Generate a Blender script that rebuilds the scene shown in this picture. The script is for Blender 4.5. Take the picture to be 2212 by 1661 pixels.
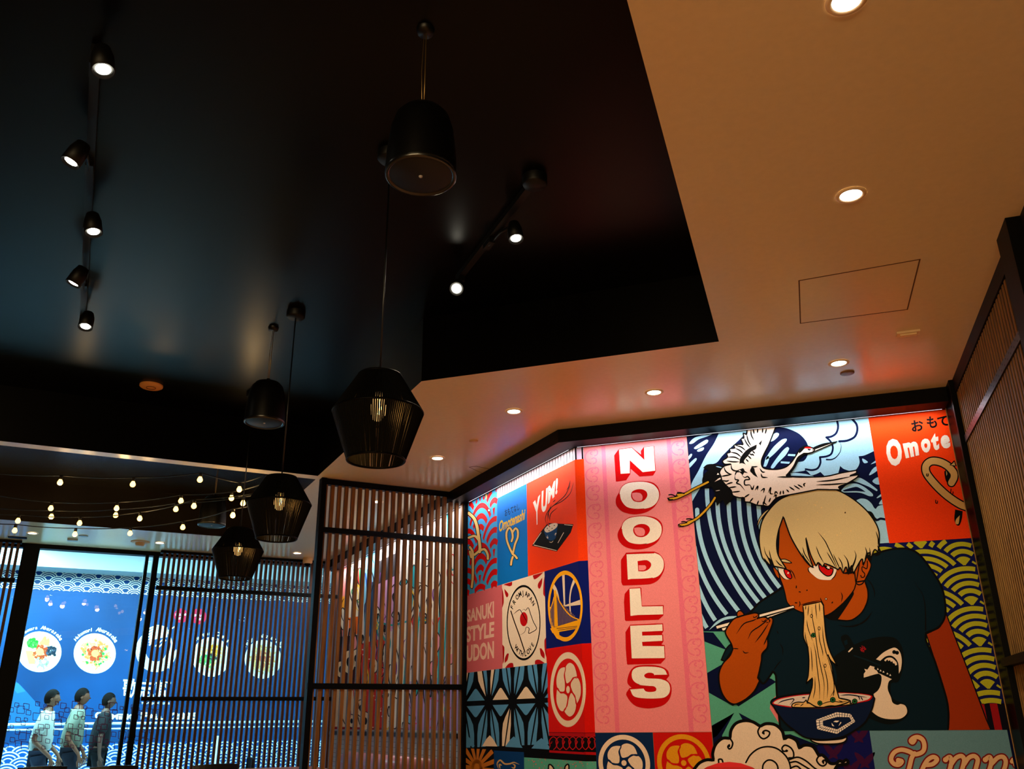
import bpy, bmesh, math, random
import numpy as np
from mathutils import Vector, Matrix
from mathutils.geometry import tessellate_polygon
random.seed(7)
for o in list(bpy.data.objects): bpy.data.objects.remove(o)
SC = bpy.context.scene
COL = SC.collection
S = math.sqrt(.5)
PI = math.pi

# ---------------------------------------------------------------- camera
F = 1881.54; PITCH = 0.367618; ROLL = -0.0110767; YAW = 0.3151178
CAM = np.array([0, 0, 1.2])
def _rot():
    cr, sr = math.cos(ROLL), math.sin(ROLL); cp, sp = math.cos(PITCH), math.sin(PITCH)
    Rr = np.array([[cr, -sr, 0], [sr, cr, 0], [0, 0, 1]])
    M = np.array([[1, 0, 0], [0, -sp, -cp], [0, cp, -sp]], float) @ Rr
    cb, sb = math.cos(YAW), math.sin(YAW)
    return np.array([[cb, -sb, 0], [sb, cb, 0], [0, 0, 1]]) @ M
ROT = _rot()
cd = bpy.data.cameras.new('camera'); cam = bpy.data.objects.new('camera', cd); COL.objects.link(cam)
cd.sensor_fit = 'HORIZONTAL'; cd.sensor_width = 36; cd.lens = F * 36 / 2212
cd.clip_start = .05; cd.clip_end = 100
m4 = Matrix([list(ROT[i]) + [CAM[i]] for i in range(3)] + [[0, 0, 0, 1]])
cam.matrix_world = m4
SC.camera = cam

# ---------------------------------------------------------------- world, exposure, big lights
SC.view_settings.view_transform = 'Standard'; SC.view_settings.look = 'None'
SC.view_settings.exposure = 0.2; SC.view_settings.gamma = 1.0
SC.view_settings.use_curve_mapping = False
try:
    SC.cycles.use_denoising = True
    SC.cycles.max_bounces = 8; SC.cycles.diffuse_bounces = 4; SC.cycles.glossy_bounces = 4
    SC.cycles.transparent_max_bounces = 16
    SC.cycles.sample_clamp_indirect = 6
    SC.cycles.caustics_reflective = False; SC.cycles.caustics_refractive = False
except Exception: pass
w = bpy.data.worlds.new('world'); SC.world = w; w.use_nodes = True
w.node_tree.nodes['Background'].inputs[0].default_value = (1, .62, .34, 1)
w.node_tree.nodes['Background'].inputs[1].default_value = 0.05

def light(name, kind, loc, energy, color=(1, 1, 1), target=None, **kw):
    d = bpy.data.lights.new(name, kind); d.energy = energy; d.color = color
    for k, v in kw.items(): setattr(d, k, v)
    o = bpy.data.objects.new(name, d); COL.objects.link(o); o.location = loc
    if target is not None:
        o.rotation_euler = (Vector(target) - Vector(loc)).to_track_quat('-Z', 'Y').to_euler()
    return o
def A2(a, b, z=0.0):        # point from diagonal coordinates: a = x+y (across), b = y-x (depth towards the window)
    return ((a - b) / 2, (a + b) / 2, z)
CON = (.50, .86, 1.0)       # concourse daylight-coloured light
WARM = (1, .81, .60)
AMBER = (1, .71, .36)
# shopping concourse ceiling lights beyond the window
for a in (-5.0, 0.0, 5.0):
    light('concourse_light', 'AREA', A2(a, 19.2, 3.6), 36, CON, target=A2(a, 20.9, 2.2), shape='RECTANGLE', size=6.5, size_y=.5)
light('concourse_floor_light', 'AREA', A2(0, 18.3, 3.62), 1900, (.36, .84, 1.0), target=A2(0, 18.3, 0), shape='RECTANGLE', size=12, size_y=1.0)
# added warm fill lamp, unseen far behind the camera, brightens the ceiling
light('rear_fill_light', 'AREA', (-.4, -4.2, 2.0), 190, AMBER, target=(-.4, 4.0, 2.9), shape='RECTANGLE', size=4, size_y=1.0)

# ---------------------------------------------------------------- pixel rays onto planes of the place
def ray(x, y): return ROT @ np.array([(x - 1106) / F, -(y - 830.5) / F, -1.0])
def atz(x, y, z):
    r = ray(x, y); return CAM + r * (z - CAM[2]) / r[2]
def onp(x, y, n, d):
    r = ray(x, y); return CAM + r * (d - n @ CAM) / (n @ r)
NB = np.array([0, 1., 0]); NA = np.array([S, S, 0]); NW = np.array([-S, S, 0])
YB = 6.114; DA = 4.607 * S
PLANES = {'B': (NB, YB), 'A': (NA, DA), 'H': (NW, 21.0 * S), 'G': (NW, 16.62 * S), 'R': (np.array([1., 0, 0]), 1.055)}

# ---------------------------------------------------------------- materials
def lin(c): c = c / 255; return c / 12.92 if c <= .04045 else ((c + .055) / 1.055) ** 2.4
MATS = {}
def mat(name, rgb, rough=.55, spec=.3, metal=0, emit=0, ior=None, noise=0, nscale=400, bump=0, ecol=None):
    if name in MATS: return MATS[name]
    m = bpy.data.materials.new(name); m.use_nodes = True; nt = m.node_tree
    b = nt.nodes['Principled BSDF']
    c = tuple(lin(v) for v in rgb) + (1,)
    b.inputs['Base Color'].default_value = c
    b.inputs['Roughness'].default_value = rough; b.inputs['Metallic'].default_value = metal
    b.inputs['Specular IOR Level'].default_value = spec
    if ior: b.inputs['IOR'].default_value = ior
    if emit:
        b.inputs['Emission Color'].default_value = tuple(lin(v) for v in (ecol or rgb)) + (1,)
        b.inputs['Emission Strength'].default_value = emit
    if noise:
        g = nt.nodes.new('ShaderNodeNewGeometry'); n = nt.nodes.new('ShaderNodeTexNoise')
        n.inputs['Scale'].default_value = nscale; n.inputs['Detail'].default_value = 2
        nt.links.new(g.outputs['Position'], n.inputs['Vector'])
        mx = nt.nodes.new('ShaderNodeMix'); mx.data_type = 'RGBA'; mx.blend_type = 'MULTIPLY'
        mr = nt.nodes.new('ShaderNodeMapRange'); mr.inputs['From Min'].default_value = .3; mr.inputs['From Max'].default_value = .7
        mr.inputs['To Min'].default_value = 1 - noise; mr.inputs['To Max'].default_value = 1 + noise * .4
        nt.links.new(n.outputs['Fac'], mr.inputs['Value'])
        mx.inputs[0].default_value = 1; mx.inputs[6].default_value = c
        nt.links.new(mr.outputs[0], mx.inputs[7]); nt.links.new(mx.outputs[2], b.inputs['Base Color'])
        if bump:
            bp = nt.nodes.new('ShaderNodeBump'); bp.inputs['Strength'].default_value = bump; bp.inputs['Distance'].default_value = .002
            nt.links.new(n.outputs['Fac'], bp.inputs['Height']); nt.links.new(bp.outputs[0], b.inputs['Normal'])
    MATS[name] = m; return m
def art(rgb):                # printed wall vinyl, one per colour
    n = 'print_%d_%d_%d' % rgb
    return mat(n, rgb, .55, .06, noise=.12, nscale=260)
def wood(name, c1, c2, rough=.45):
    if name in MATS: return MATS[name]
    m = bpy.data.materials.new(name); m.use_nodes = True; nt = m.node_tree; b = nt.nodes['Principled BSDF']
    tc = nt.nodes.new('ShaderNodeNewGeometry'); mp = nt.nodes.new('ShaderNodeMapping'); n = nt.nodes.new('ShaderNodeTexNoise')
    mp.inputs['Scale'].default_value = (40, 40, 2.5); n.inputs['Scale'].default_value = 2; n.inputs['Detail'].default_value = 5
    r = nt.nodes.new('ShaderNodeValToRGB')
    r.color_ramp.elements[0].color = tuple(lin(v) for v in c1) + (1,); r.color_ramp.elements[1].color = tuple(lin(v) for v in c2) + (1,)
    r.color_ramp.elements[0].position = .35; r.color_ramp.elements[1].position = .65
    nt.links.new(tc.outputs['Position'], mp.inputs[0]); nt.links.new(mp.outputs[0], n.inputs['Vector'])
    nt.links.new(n.outputs['Fac'], r.inputs[0]); nt.links.new(r.outputs[0], b.inputs['Base Color'])
    b.inputs['Roughness'].default_value = rough; b.inputs['Specular IOR Level'].default_value = .25
    MATS[name] = m; return m
def glass_mat():
    m = bpy.data.materials.new('window_glass'); m.use_nodes = True; nt = m.node_tree
    nt.nodes.clear(); o = nt.nodes.new('ShaderNodeOutputMaterial'); mx = nt.nodes.new('ShaderNodeMixShader')
    t = nt.nodes.new('ShaderNodeBsdfTransparent'); g = nt.nodes.new('ShaderNodeBsdfGlossy'); fr = nt.nodes.new('ShaderNodeFresnel')
    g.inputs['Roughness'].default_value = 0.0; fr.inputs['IOR'].default_value = 1.5
    t.inputs[0].default_value = (.93, .98, 1, 1)
    nt.links.new(fr.outputs[0], mx.inputs[0]); nt.links.new(t.outputs[0], mx.inputs[1]); nt.links.new(g.outputs[0], mx.inputs[2])
    nt.links.new(mx.outputs[0], o.inputs[0]); return m
BEIGE = mat('beige_ceiling_paint', (222, 203, 166), .26, .4, noise=.03, nscale=30)
BLACKC = mat('black_gloss_ceiling_paint', (3, 2, 2), .3, .5, ior=1.2)
BLACKC_GLOW = mat('black_gloss_paint_bulb_glow', (34, 25, 12), .24, .5, ior=1.45)  # black paint of the second recess, brown bulb glow mixed into its colour
BLACK = mat('black_metal', (2, 2, 2), .5, .08)
BLACKG = mat('black_gloss_panel', (3, 3, 3), .3, .12, ior=1.12)
WOOD = wood('slat_timber', (90, 54, 18), (128, 80, 28), .65)
WOOD2 = wood('batten_timber', (108, 76, 28), (146, 106, 44), .7)
WOODT = wood('table_timber', (120, 60, 30), (165, 92, 50), .35)

# ---------------------------------------------------------------- object helpers
def tag(o, label=None, cat=None, group=None, kind=None):
    if label: o['label'] = label
    if cat: o['category'] = cat
    if group: o['group'] = group
    if kind: o['kind'] = kind
    return o
def empty(name, loc, label, cat, group=None, rotz=0):
    o = bpy.data.objects.new(name, None); COL.objects.link(o); o.location = loc; o.rotation_euler = (0, 0, rotz)
    o.empty_display_size = .1
    return tag(o, label, cat, group)
class MB:
    """collects shapes with materials, builds one mesh object"""
    def __init__(s): s.v = []; s.f = []; s.m = []; s.mats = []; s.sm = []
    def mi(s, m):
        if m not in s.mats: s.mats.append(m)
        return s.mats.index(m)
    def face(s, pts, m, smooth=False):
        b = len(s.v); s.v += [tuple(p) for p in pts]; s.f.append(tuple(range(b, b + len(pts)))); s.m.append(s.mi(m)); s.sm.append(smooth)
    def raw(s, vs, fs, m, smooth=False):
        b = len(s.v); s.v += [tuple(p) for p in vs]; k = s.mi(m)
        for f in fs: s.f.append(tuple(b + i for i in f)); s.m.append(k); s.sm.append(smooth)
    def box(s, c, size, m, ax=None):
        ax = ax or ((1, 0, 0), (0, 1, 0), (0, 0, 1)); c = np.array(c, float)
        ax = [np.array(a, float) * h / 2 for a, h in zip(ax, size)]
        vs = [c + ax[0] * i + ax[1] * j + ax[2] * k for i in (-1, 1) for j in (-1, 1) for k in (-1, 1)]
        s.raw(vs, [(0, 1, 3, 2), (4, 6, 7, 5), (0, 4, 5, 1), (2, 3, 7, 6), (0, 2, 6, 4), (1, 5, 7, 3)], m)
    def tube(s, pts, r, m, n=8, smooth=True, cap=True):
        pts = [np.array(p, float) for p in pts]; N = len(pts)
        rs = r if isinstance(r, (list, tuple)) else [r] * N
        vs = []; up = None
        for i, p in enumerate(pts):
            t = pts[min(i + 1, N - 1)] - pts[max(i - 1, 0)]; t = t / (np.linalg.norm(t) + 1e-12)
            if up is None: up = np.array([0, 0, 1.]) if abs(t[2]) < .9 else np.array([1., 0, 0])
            a = np.cross(t, up); a /= np.linalg.norm(a); b = np.cross(a, t); up = b
            for k in range(n):
                th = 2 * PI * k / n; vs.append(p + (a * math.cos(th) + b * math.sin(th)) * rs[i])
        fs = []
        for i in range(N - 1):
            for k in range(n): fs.append((i * n + k, i * n + (k + 1) % n, (i + 1) * n + (k + 1) % n, (i + 1) * n + k))
        if cap: fs.append(tuple(range(n))); fs.append(tuple(range((N - 1) * n, N * n))[::-1])
        s.raw(vs, fs, m, smooth)
    def lathe(s, prof, m, n=28, c=(0, 0, 0), ax=(0, 0, 1), smooth=True, cap=False):
        ax = np.array(ax, float); ax /= np.linalg.norm(ax)
        u = np.cross(ax, [0, 0, 1.] if abs(ax[2]) < .9 else [1., 0, 0]); u /= np.linalg.norm(u); w_ = np.cross(ax, u); c = np.array(c, float)
        vs = []; fs = []
        for r, h in prof:
            for k in range(n):
                t = 2 * PI * k / n; vs.append(c + ax * h + (u * math.cos(t) + w_ * math.sin(t)) * r)
        for i in range(len(prof) - 1):
            for k in range(n): fs.append((i * n + k, i * n + (k + 1) % n, (i + 1) * n + (k + 1) % n, (i + 1) * n + k))
        if cap: fs.append(tuple(range(n))[::-1]); fs.append(tuple(range((len(prof) - 1) * n, len(prof) * n)))
        s.raw(vs, fs, m, smooth)
    def build(s, name, parent=None, fixn=True):
        me = bpy.data.meshes.new(name); me.from_pydata(s.v, [], s.f)
        for m in s.mats: me.materials.append(m)
        me.polygons.foreach_set('material_index', s.m); me.polygons.foreach_set('use_smooth', s.sm)
        me.validate(); me.update()
        if fixn:
            bm = bmesh.new(); bm.from_mesh(me); bmesh.ops.recalc_face_normals(bm, faces=bm.faces); bm.to_mesh(me); bm.free()
        o = bpy.data.objects.new(name, me); COL.objects.link(o)
        if parent is not None:
            o.parent = parent
            o.matrix_parent_inverse = Matrix.Identity(4)
        return o
def local(o):        # geometry given in world space: shift it to its parent's frame
    p = o.parent; M = Matrix.Identity(4)
    while p is not None: M = Matrix.LocRotScale(p.location, p.rotation_euler, None) @ M; p = p.parent
    o.data.transform(M.inverted()); return o
def copytree(root, loc, rotz=None):
    r = root.copy(); COL.objects.link(r); r.location = loc
    if rotz is not None: r.rotation_euler = (0, 0, rotz)
    def rec(src, dst):
        for ch in src.children:
            c = ch.copy(); COL.objects.link(c); c.parent = dst; rec(ch, c)
    rec(root, r); return r

# ---------------------------------------------------------------- flat printed artwork on a wall plane
VW = dict(a=(1440, 900, 5.027), b=(1600, 1040, 6.506), c=(1500, 1280, 6.144), d=(1640, 1200, 7.373), e=(1640, 1480, 7.9),
          f=(1780, 1340, 5.12), g=(1520, 1520, 6.144), h=(1840, 1160, 5.933), i=(1740, 880, 5.536), j=(1240, 940, 6.9125),
          k=(1240, 1170, 6.9125), l=(1240, 1400, 6.3625), m=(1000, 940, 7.9), n=(1000, 1150, 7.9), o=(1000, 1350, 5.34),
          p=(1440, 870, 2.864), q=(1500, 1250, 3.107), r=(0, 1150, 3.25), s=(350, 1150, 3.16), t=(640, 1000, 2.512), z=(0, 0, 1))
def pts(view, s):
    """'x,y x,y! ...' measured on an enlargement -> photo pixels; '!' marks a corner"""
    ox, oy, k = VW[view]; out = []
    for t in s.split():
        c = t.endswith('!'); x, y = t.rstrip('!').split(',')
        out.append((ox + float(x) / k, oy + float(y) / k, c))
    return out
def spline(P, closed, n=5):
    N = len(P); out = []
    q = [np.array(p[:2]) for p in P]; cn = [len(p) > 2 and p[2] for p in P]
    rng = range(N if closed else N - 1)
    for i in rng:
        j = (i + 1) % N; d = q[j] - q[i]
        def tan(k, side):
            if cn[k] or (not closed and k in (0, N - 1)): return d
            t = (q[(k + 1) % N] - q[(k - 1) % N]) / 2
            L = np.linalg.norm(t); D = np.linalg.norm(d)
            return t * min(1, D / (L + 1e-9)) if L > 0 else t
        t0 = tan(i, 0); t1 = tan(j, 1)
        m = 1 if (cn[i] and cn[j]) else n
        for s_ in range(m):
            u = s_ / m; a = 2 * u ** 3 - 3 * u * u + 1; b = u ** 3 - 2 * u * u + u; c = -2 * u ** 3 + 3 * u * u; e = u ** 3 - u * u
            out.append(q[i] * a + t0 * b + q[j] * c + t1 * e)
    if not closed: out.append(q[-1])
    return out
def clip_tri(tri, poly):
    out = list(tri)
    cx = sum(p[0] for p in poly) / len(poly); cy = sum(p[1] for p in poly) / len(poly)
    for i in range(len(poly)):
        a = poly[i]; b = poly[(i + 1) % len(poly)]
        sg = (b[0] - a[0]) * (cy - a[1]) - (b[1] - a[1]) * (cx - a[0])
        sg = 1 if sg > 0 else -1
        f = lambda p: sg * ((b[0] - a[0]) * (p[1] - a[1]) - (b[1] - a[1]) * (p[0] - a[0]))
        new = []
        for k in range(len(out)):
            p, q_ = out[k], out[(k + 1) % len(out)]; fp, fq = f(p), f(q_)
            if fp >= 0: new.append(p)
            if (fp >= 0) != (fq >= 0):
                t = fp / (fp - fq); new.append((p[0] + (q_[0] - p[0]) * t, p[1] + (q_[1] - p[1]) * t))
        out = new
        if len(out) < 3: return []
    return out
STEP = .0002
class Art:
    def __init__(s, plane, clip=None, uv=False):
        s.n, s.d = PLANES[plane]; s.clip = clip; s.mb = MB(); s.uv = uv; s.lift = 0
        s.dir = np.array([s.n[1], -s.n[0], 0])      # to the right when facing the plane
    def P(s, p, L):
        d = s.d - (L + 1 + s.lift) * STEP
        if s.uv: return s.n * d + s.dir * p[0] + np.array([0, 0, p[1]])
        return onp(p[0], p[1], s.n, d)
    def poly(s, P, col, L, holes=()):
        loops = [[Vector((p[0], p[1], 0)) for p in P]] + [[Vector((p[0], p[1], 0)) for p in h] for h in holes]
        flat = [p for l in loops for p in l]
        m = art(col)
        for t in tessellate_polygon(loops):
            tri = [(flat[i][0], flat[i][1]) for i in t]
            if s.clip: tri = clip_tri(tri, s.clip)
            if len(tri) >= 3: s.mb.face([s.P(p, L) for p in tri], m)
        return s
    def fill(s, view, path, col, L, out=0, ocol=(3, 3, 3), oL=.5, n=5):
        P = pts(view, path); q = spline(P, True, n); s.poly(q, col, L)
        if out: s.ribbon(q + [q[0], q[1]], out * 1.35, ocol, L + oL, taper=False)
        return s
    def ribbon(s, q, w_, col, L, taper=True, caps=False):
        q = [np.array(p[:2]) for p in q]; N = len(q); m = art(col); Ls = []; Rs = []
        for i in range(N):
            t = q[min(i + 1, N - 1)] - q[max(i - 1, 0)]; ln = np.linalg.norm(t)
            t = t / ln if ln > 0 else np.array([1., 0]); nn = np.array([-t[1], t[0]])
            h = w_ / 2
            if taper:
                u = i / (N - 1); h *= max(.12, min(1, 4 * u * (1 - u) + .15)) if taper is True else (1 - u * .9 if taper == 'out' else u * .9 + .1)
            Ls.append(q[i] + nn * h); Rs.append(q[i] - nn * h)
        if caps and taper is False and w_ >= 3:
            for e, a_ in ((0, Ls[0] - q[0]), (N - 1, Rs[-1] - q[-1])):
                a0 = math.atan2(a_[1], a_[0]); cap = [(q[e][0] + w_ / 2 * math.cos(a0 + PI * k / 8), q[e][1] + w_ / 2 * math.sin(a0 + PI * k / 8)) for k in range(9)]
                if s.clip: cap = clip_tri(cap, s.clip)
                if len(cap) >= 3: s.mb.face([s.P(p, L) for p in cap], m)
        for i in range(N - 1):
            quad = [tuple(Ls[i]), tuple(Ls[i + 1]), tuple(Rs[i + 1]), tuple(Rs[i])]
            if s.clip: quad = clip_tri(quad, s.clip)
            if len(quad) >= 3: s.mb.face([s.P(p, L + i * min(.03, .7 / N)) for p in quad], m)
        return s
    def line(s, view, path, w_, col=(3, 3, 3), L=3, taper=True, n=6):
        """w_ in photo pixels; several strokes separated by '|'"""
        st = path.split('|')
        for k, one in enumerate(st):
            s.ribbon(spline(pts(view, one), False, n), w_, col, L + min(.25, .9 / len(st)) * k, taper, caps=True)
        return s
    def disc(s, c, r, col, L, n=20, r2=None, a0=0, a1=2 * PI, ry=None):
        """disc, ring (r2) or arc; r in the art's own units"""
        if r2 is None:
            s.poly([(c[0] + r * math.cos(2 * PI * i / n), c[1] + (ry or r) * math.sin(2 * PI * i / n)) for i in range(n)], col, L); return s
        k = (ry or r) / r; m = art(col)
        for i in range(n):
            A, B = a0 + (a1 - a0) * i / n, a0 + (a1 - a0) * (i + 1) / n
            q = [(c[0] + R_ * math.cos(t), c[1] + k * R_ * math.sin(t)) for R_, t in ((r, A), (r, B), (r2, B), (r2, A))]
            if s.clip: q = clip_tri(q, s.clip)
            if len(q) >= 3: s.mb.face([s.P(p, L) for p in q], m)
        return s
    def text(s, string, quad, col, L, bold=.0, shear=0, arch=0):
        """text filling a quad of (top-left, top-right, bottom-right, bottom-left)"""
        tl, tr, br, bl = [np.array(p, float) for p in quad]
        V, T = glyphs(string, bold, shear)
        x0, x1 = V[:, 0].min(), V[:, 0].max(); y0, y1 = V[:, 1].min(), V[:, 1].max()
        m = art(col)
        def mp(p):
            u = (p[0] - x0) / (x1 - x0); v = (p[1] - y0) / (y1 - y0)
            q = (bl * (1 - u) + br * u) * (1 - v) + (tl * (1 - u) + tr * u) * v
            if arch: q = q + (tl - bl) * arch * 4 * u * (1 - u)
            return tuple(q)
        for t in T:
            tri = [mp(V[i]) for i in t]
            if s.clip: tri = clip_tri(tri, s.clip)
            if len(tri) >= 3: s.mb.face([s.P(p, L) for p in tri], m)
        return s
    def glyph(s, ch, o, ux, uy, col, L, bold=.03):
        V, T = glyphs(ch, bold, 0); m = art(col); o = np.array(o); ux = np.array(ux); uy = np.array(uy)
        for t in T: s.mb.face([s.P(o + ux * (V[i][0] - .3) + uy * V[i][1], L) for i in t], m)
        return s
    def build(s, name, parent=None, **kw):
        o = s.mb.build(name, parent, fixn=False)
        # orient all faces to the room
        me = o.data; nn = Vector(s.n)
        flip = [p.index for p in me.polygons if p.normal.dot(nn) > 0]
        if flip:
            bm = bmesh.new(); bm.from_mesh(me); bm.faces.ensure_lookup_table()
            bmesh.ops.reverse_faces(bm, faces=[bm.faces[i] for i in flip]); bm.to_mesh(me); bm.free()
        return tag(o, **kw)
_G = {}
def glyphs(string, bold, shear):
    key = (string, bold, shear)
    if key not in _G:
        c = bpy.data.curves.new('text_outline', 'FONT'); c.body = string; c.offset = bold; c.shear = shear; c.fill_mode = 'FRONT'; c.resolution_u = 3
        o = bpy.data.objects.new('text_outline', c); COL.objects.link(o)
        dg = bpy.context.evaluated_depsgraph_get(); me = bpy.data.meshes.new_from_object(o.evaluated_get(dg))
        me.calc_loop_triangles()
        V = np.array([v.co[:2] for v in me.vertices]) if me.vertices else np.zeros((1, 2)); T = [tuple(t.vertices) for t in me.loop_triangles]
        _G[key] = (V, T)
        bpy.data.objects.remove(o); bpy.data.curves.remove(c); bpy.data.meshes.remove(me)
    return _G[key]
def seigaiha(A, x0, x1, z0, z1, R, bands, col, L, cx=0, cz=0, squash=1.0, gap=1.05, n=44, first_bot=None):
    """overlapping wave scales: rows of concentric arcs, clipped by the scales in front; in the art's own units (z up)"""
    m = art(col); rows = range(int((z0 - cz) / (R * squash / 2)) - 3, int((z1 - cz) / (R * squash / 2)) + 2)
    for r in rows:
        zc = cz + r * R * squash / 2; off = R if r % 2 else 0
        k0 = int((x0 - cx) / (2 * R)) - 2; k1 = int((x1 - cx) / (2 * R)) + 2
        for k in range(k0, k1):
            xc = cx + k * 2 * R + off
            for ro, ri in bands:
                for i in range(n):
                    a, b = PI * i / n * 1.0, PI * (i + 1) / n
                    mid = (a + b) / 2; rm = (ro + ri) / 2 * R
                    px_, pz = xc + rm * math.cos(mid), zc + rm * math.sin(mid) * squash
                    vis = x0 <= px_ <= x1 and z0 <= pz <= z1
                    if vis:
                        for dx, dz in ((-R, -R / 2), (R, -R / 2), (0, -R), (-2 * R, -R), (2 * R, -R)):
                            ex = (px_ - xc - dx) / R; ez = (pz - zc - dz * squash) / (R * squash)
                            if ex * ex + ez * ez < gap * gap: vis = False; break
                    if vis:
                        A.mb.face([A.P((xc + rr * R * math.cos(t), zc + rr * R * math.sin(t) * squash), L) for rr, t in ((ro, a), (ro, b), (ri, b), (ri, a))], m)
# ================================================================ THE ROOM
HS, HR = 3.2, 3.64
rec1 = [(-.286, 4.69), (-2.13, 4.69), A2(2.572, 10.36)[:2], A2(-9, 10.36)[:2], (-10, -3.5), (-.286, -3.5)]
rec2 = [A2(2.59, 10.53)[:2], A2(2.59, 14.68)[:2], A2(-9, 14.68)[:2], A2(-9, 10.53)[:2]]
outer = [(1.09, -5), (1.09, 6.13), (-1.51, 6.13), A2(4.63, 16.75)[:2], A2(-10, 16.75)[:2], (-14, -5)]
mb = MB()
loops = [[Vector((x, y, 0)) for x, y in l] for l in (outer, rec1, rec2)]
flat = [p for l in loops for p in l]
for t in tessellate_polygon(loops): mb.face([(flat[i].x, flat[i].y, HS) for i in t], BEIGE)
o = mb.build('ceiling', fixn=False)
for p in o.data.polygons: pass
tag(o, kind='structure')
def recess(poly, name, BLACKC=BLACKC):
    mb = MB()
    for i in range(len(poly)):
        a, b = poly[i], poly[(i + 1) % len(poly)]
        mb.face([(a[0], a[1], HS), (b[0], b[1], HS), (b[0], b[1], HR), (a[0], a[1], HR)], BLACKC)
    lo = [[Vector((x, y, 0)) for x, y in poly]]
    for t in tessellate_polygon(lo): mb.face([(poly[i][0], poly[i][1], HR) for i in t], BLACKC)
    return tag(mb.build(name, fixn=False), kind='structure')
recess(rec1, 'ceiling_recess'); recess(rec2, 'ceiling_recess', BLACKC_GLOW)
# concrete slab over everything, keeps the sky out
mb = MB(); mb.box((-6, 4, 4.3), (24, 34, .1), mat('slab_concrete', (90, 85, 80), .9)); tag(mb.build('ceiling_slab'), kind='structure')
mb = MB(); mb.box((-7, 5, -.05), (30, 34, .1), wood('floor_planks', (166, 116, 70), (194, 142, 92), .5)); tag(mb.build('floor'), kind='structure')
WALLM = mat('wall_plaster', (120, 96, 70), .7)
def dbox(mb, a0, a1, b0, b1, z0, z1, m):     # box in the diagonal frame; b = y-x
    c = A2((a0 + a1) / 2, (b0 + b1) / 2, (z0 + z1) / 2)
    mb.box(c, ((a1 - a0) * S, (b1 - b0) * S, z1 - z0), m, ((S, S, 0), (-S, S, 0), (0, 0, 1)))
# wall A carries on behind the slatted screen; below the artwork it is tiled
TILE = mat('white_brick_tile', (196, 186, 170), .3, .4)
def tile_mat():
    m = bpy.data.materials.new('white_metro_tile'); m.use_nodes = True; nt = m.node_tree; b = nt.nodes['Principled BSDF']
    tc = nt.nodes.new('ShaderNodeTexCoord'); mp = nt.nodes.new('ShaderNodeMapping'); br = nt.nodes.new('ShaderNodeTexBrick')
    mp.inputs['Rotation'].default_value = (PI / 2, 0, -PI / 4)
    br.inputs['Scale'].default_value = 1; br.inputs['Brick Width'].default_value = .15; br.inputs['Row Height'].default_value = .05
    br.inputs['Mortar Size'].default_value = .003
    br.inputs['Color1'].default_value = (.5, .45, .38, 1); br.inputs['Color2'].default_value = (.46, .42, .36, 1); br.inputs['Mortar'].default_value = (.12, .1, .09, 1)
    cx = nt.nodes.new('ShaderNodeCombineXYZ'); sx = nt.nodes.new('ShaderNodeSeparateXYZ'); ad = nt.nodes.new('ShaderNodeMath'); ad.operation = 'SUBTRACT'
    nt.links.new(tc.outputs['Object'], sx.inputs[0]); nt.links.new(sx.outputs[1], ad.inputs[0]); nt.links.new(sx.outputs[0], ad.inputs[1])
    nt.links.new(ad.outputs[0], cx.inputs[0]); nt.links.new(sx.outputs[2], cx.inputs[1]); nt.links.new(cx.outputs[0], br.inputs['Vector'])
    nt.links.new(br.outputs['Color'], b.inputs['Base Color']); b.inputs['Roughness'].default_value = .3
    return m
mb = MB(); dbox(mb, 4.607, 4.8, 7.66, 16.8, 0, HS, tile_mat()); tag(mb.build('wall_left'), kind='structure')
mb = MB(); mb.box((1.138, .5, 1.6), (.12, 11.5, 3.2), mat('black_backing_board', (7, 5, 4), .6)); tag(mb.build('wall_right'), kind='structure')
mb = MB(); dbox(mb, -14, -13.8, 4, 17, 0, HS, WALLM); tag(mb.build('wall_far_left'), kind='structure')

# black beam that carries the light strip over the artwork
mb = MB()
zb = 3.10
ia = 4.607 - .2546                      # face of the beam on the diagonal wall
pf = (-(YB - .18) + ia, YB - .18)        # outer corner
pb = (4.607 - YB, YB)                    # wall corner
def prism(mb, poly, z0, z1, m):
    n = len(poly); vs = [(x, y, z0) for x, y in poly] + [(x, y, z1) for x, y in poly]
    mb.raw(vs, [tuple(range(n))[::-1], tuple(range(n, 2 * n))] + [(i, (i + 1) % n, n + (i + 1) % n, n + i) for i in range(n)], m)
prism(mb, [(1.09, YB - .18), (1.09, YB), pb, pf], zb, HS, BLACK)
e1 = A2(ia, 16.6)[:2]; e2 = A2(4.607, 16.6)[:2]
prism(mb, [pf, pb, e2, e1], zb, HS, BLACK)
tag(mb.build('trim_1'), kind='structure')
mb = MB(); prism(mb, [pb, (1.15, YB), (1.15, YB + .12), (-1.45, YB + .12), A2(4.66, 7.66)[:2], A2(4.607, 7.66)[:2]], 0, HS, WALLM); tag(mb.build('wall_back'), kind='structure')
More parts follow.
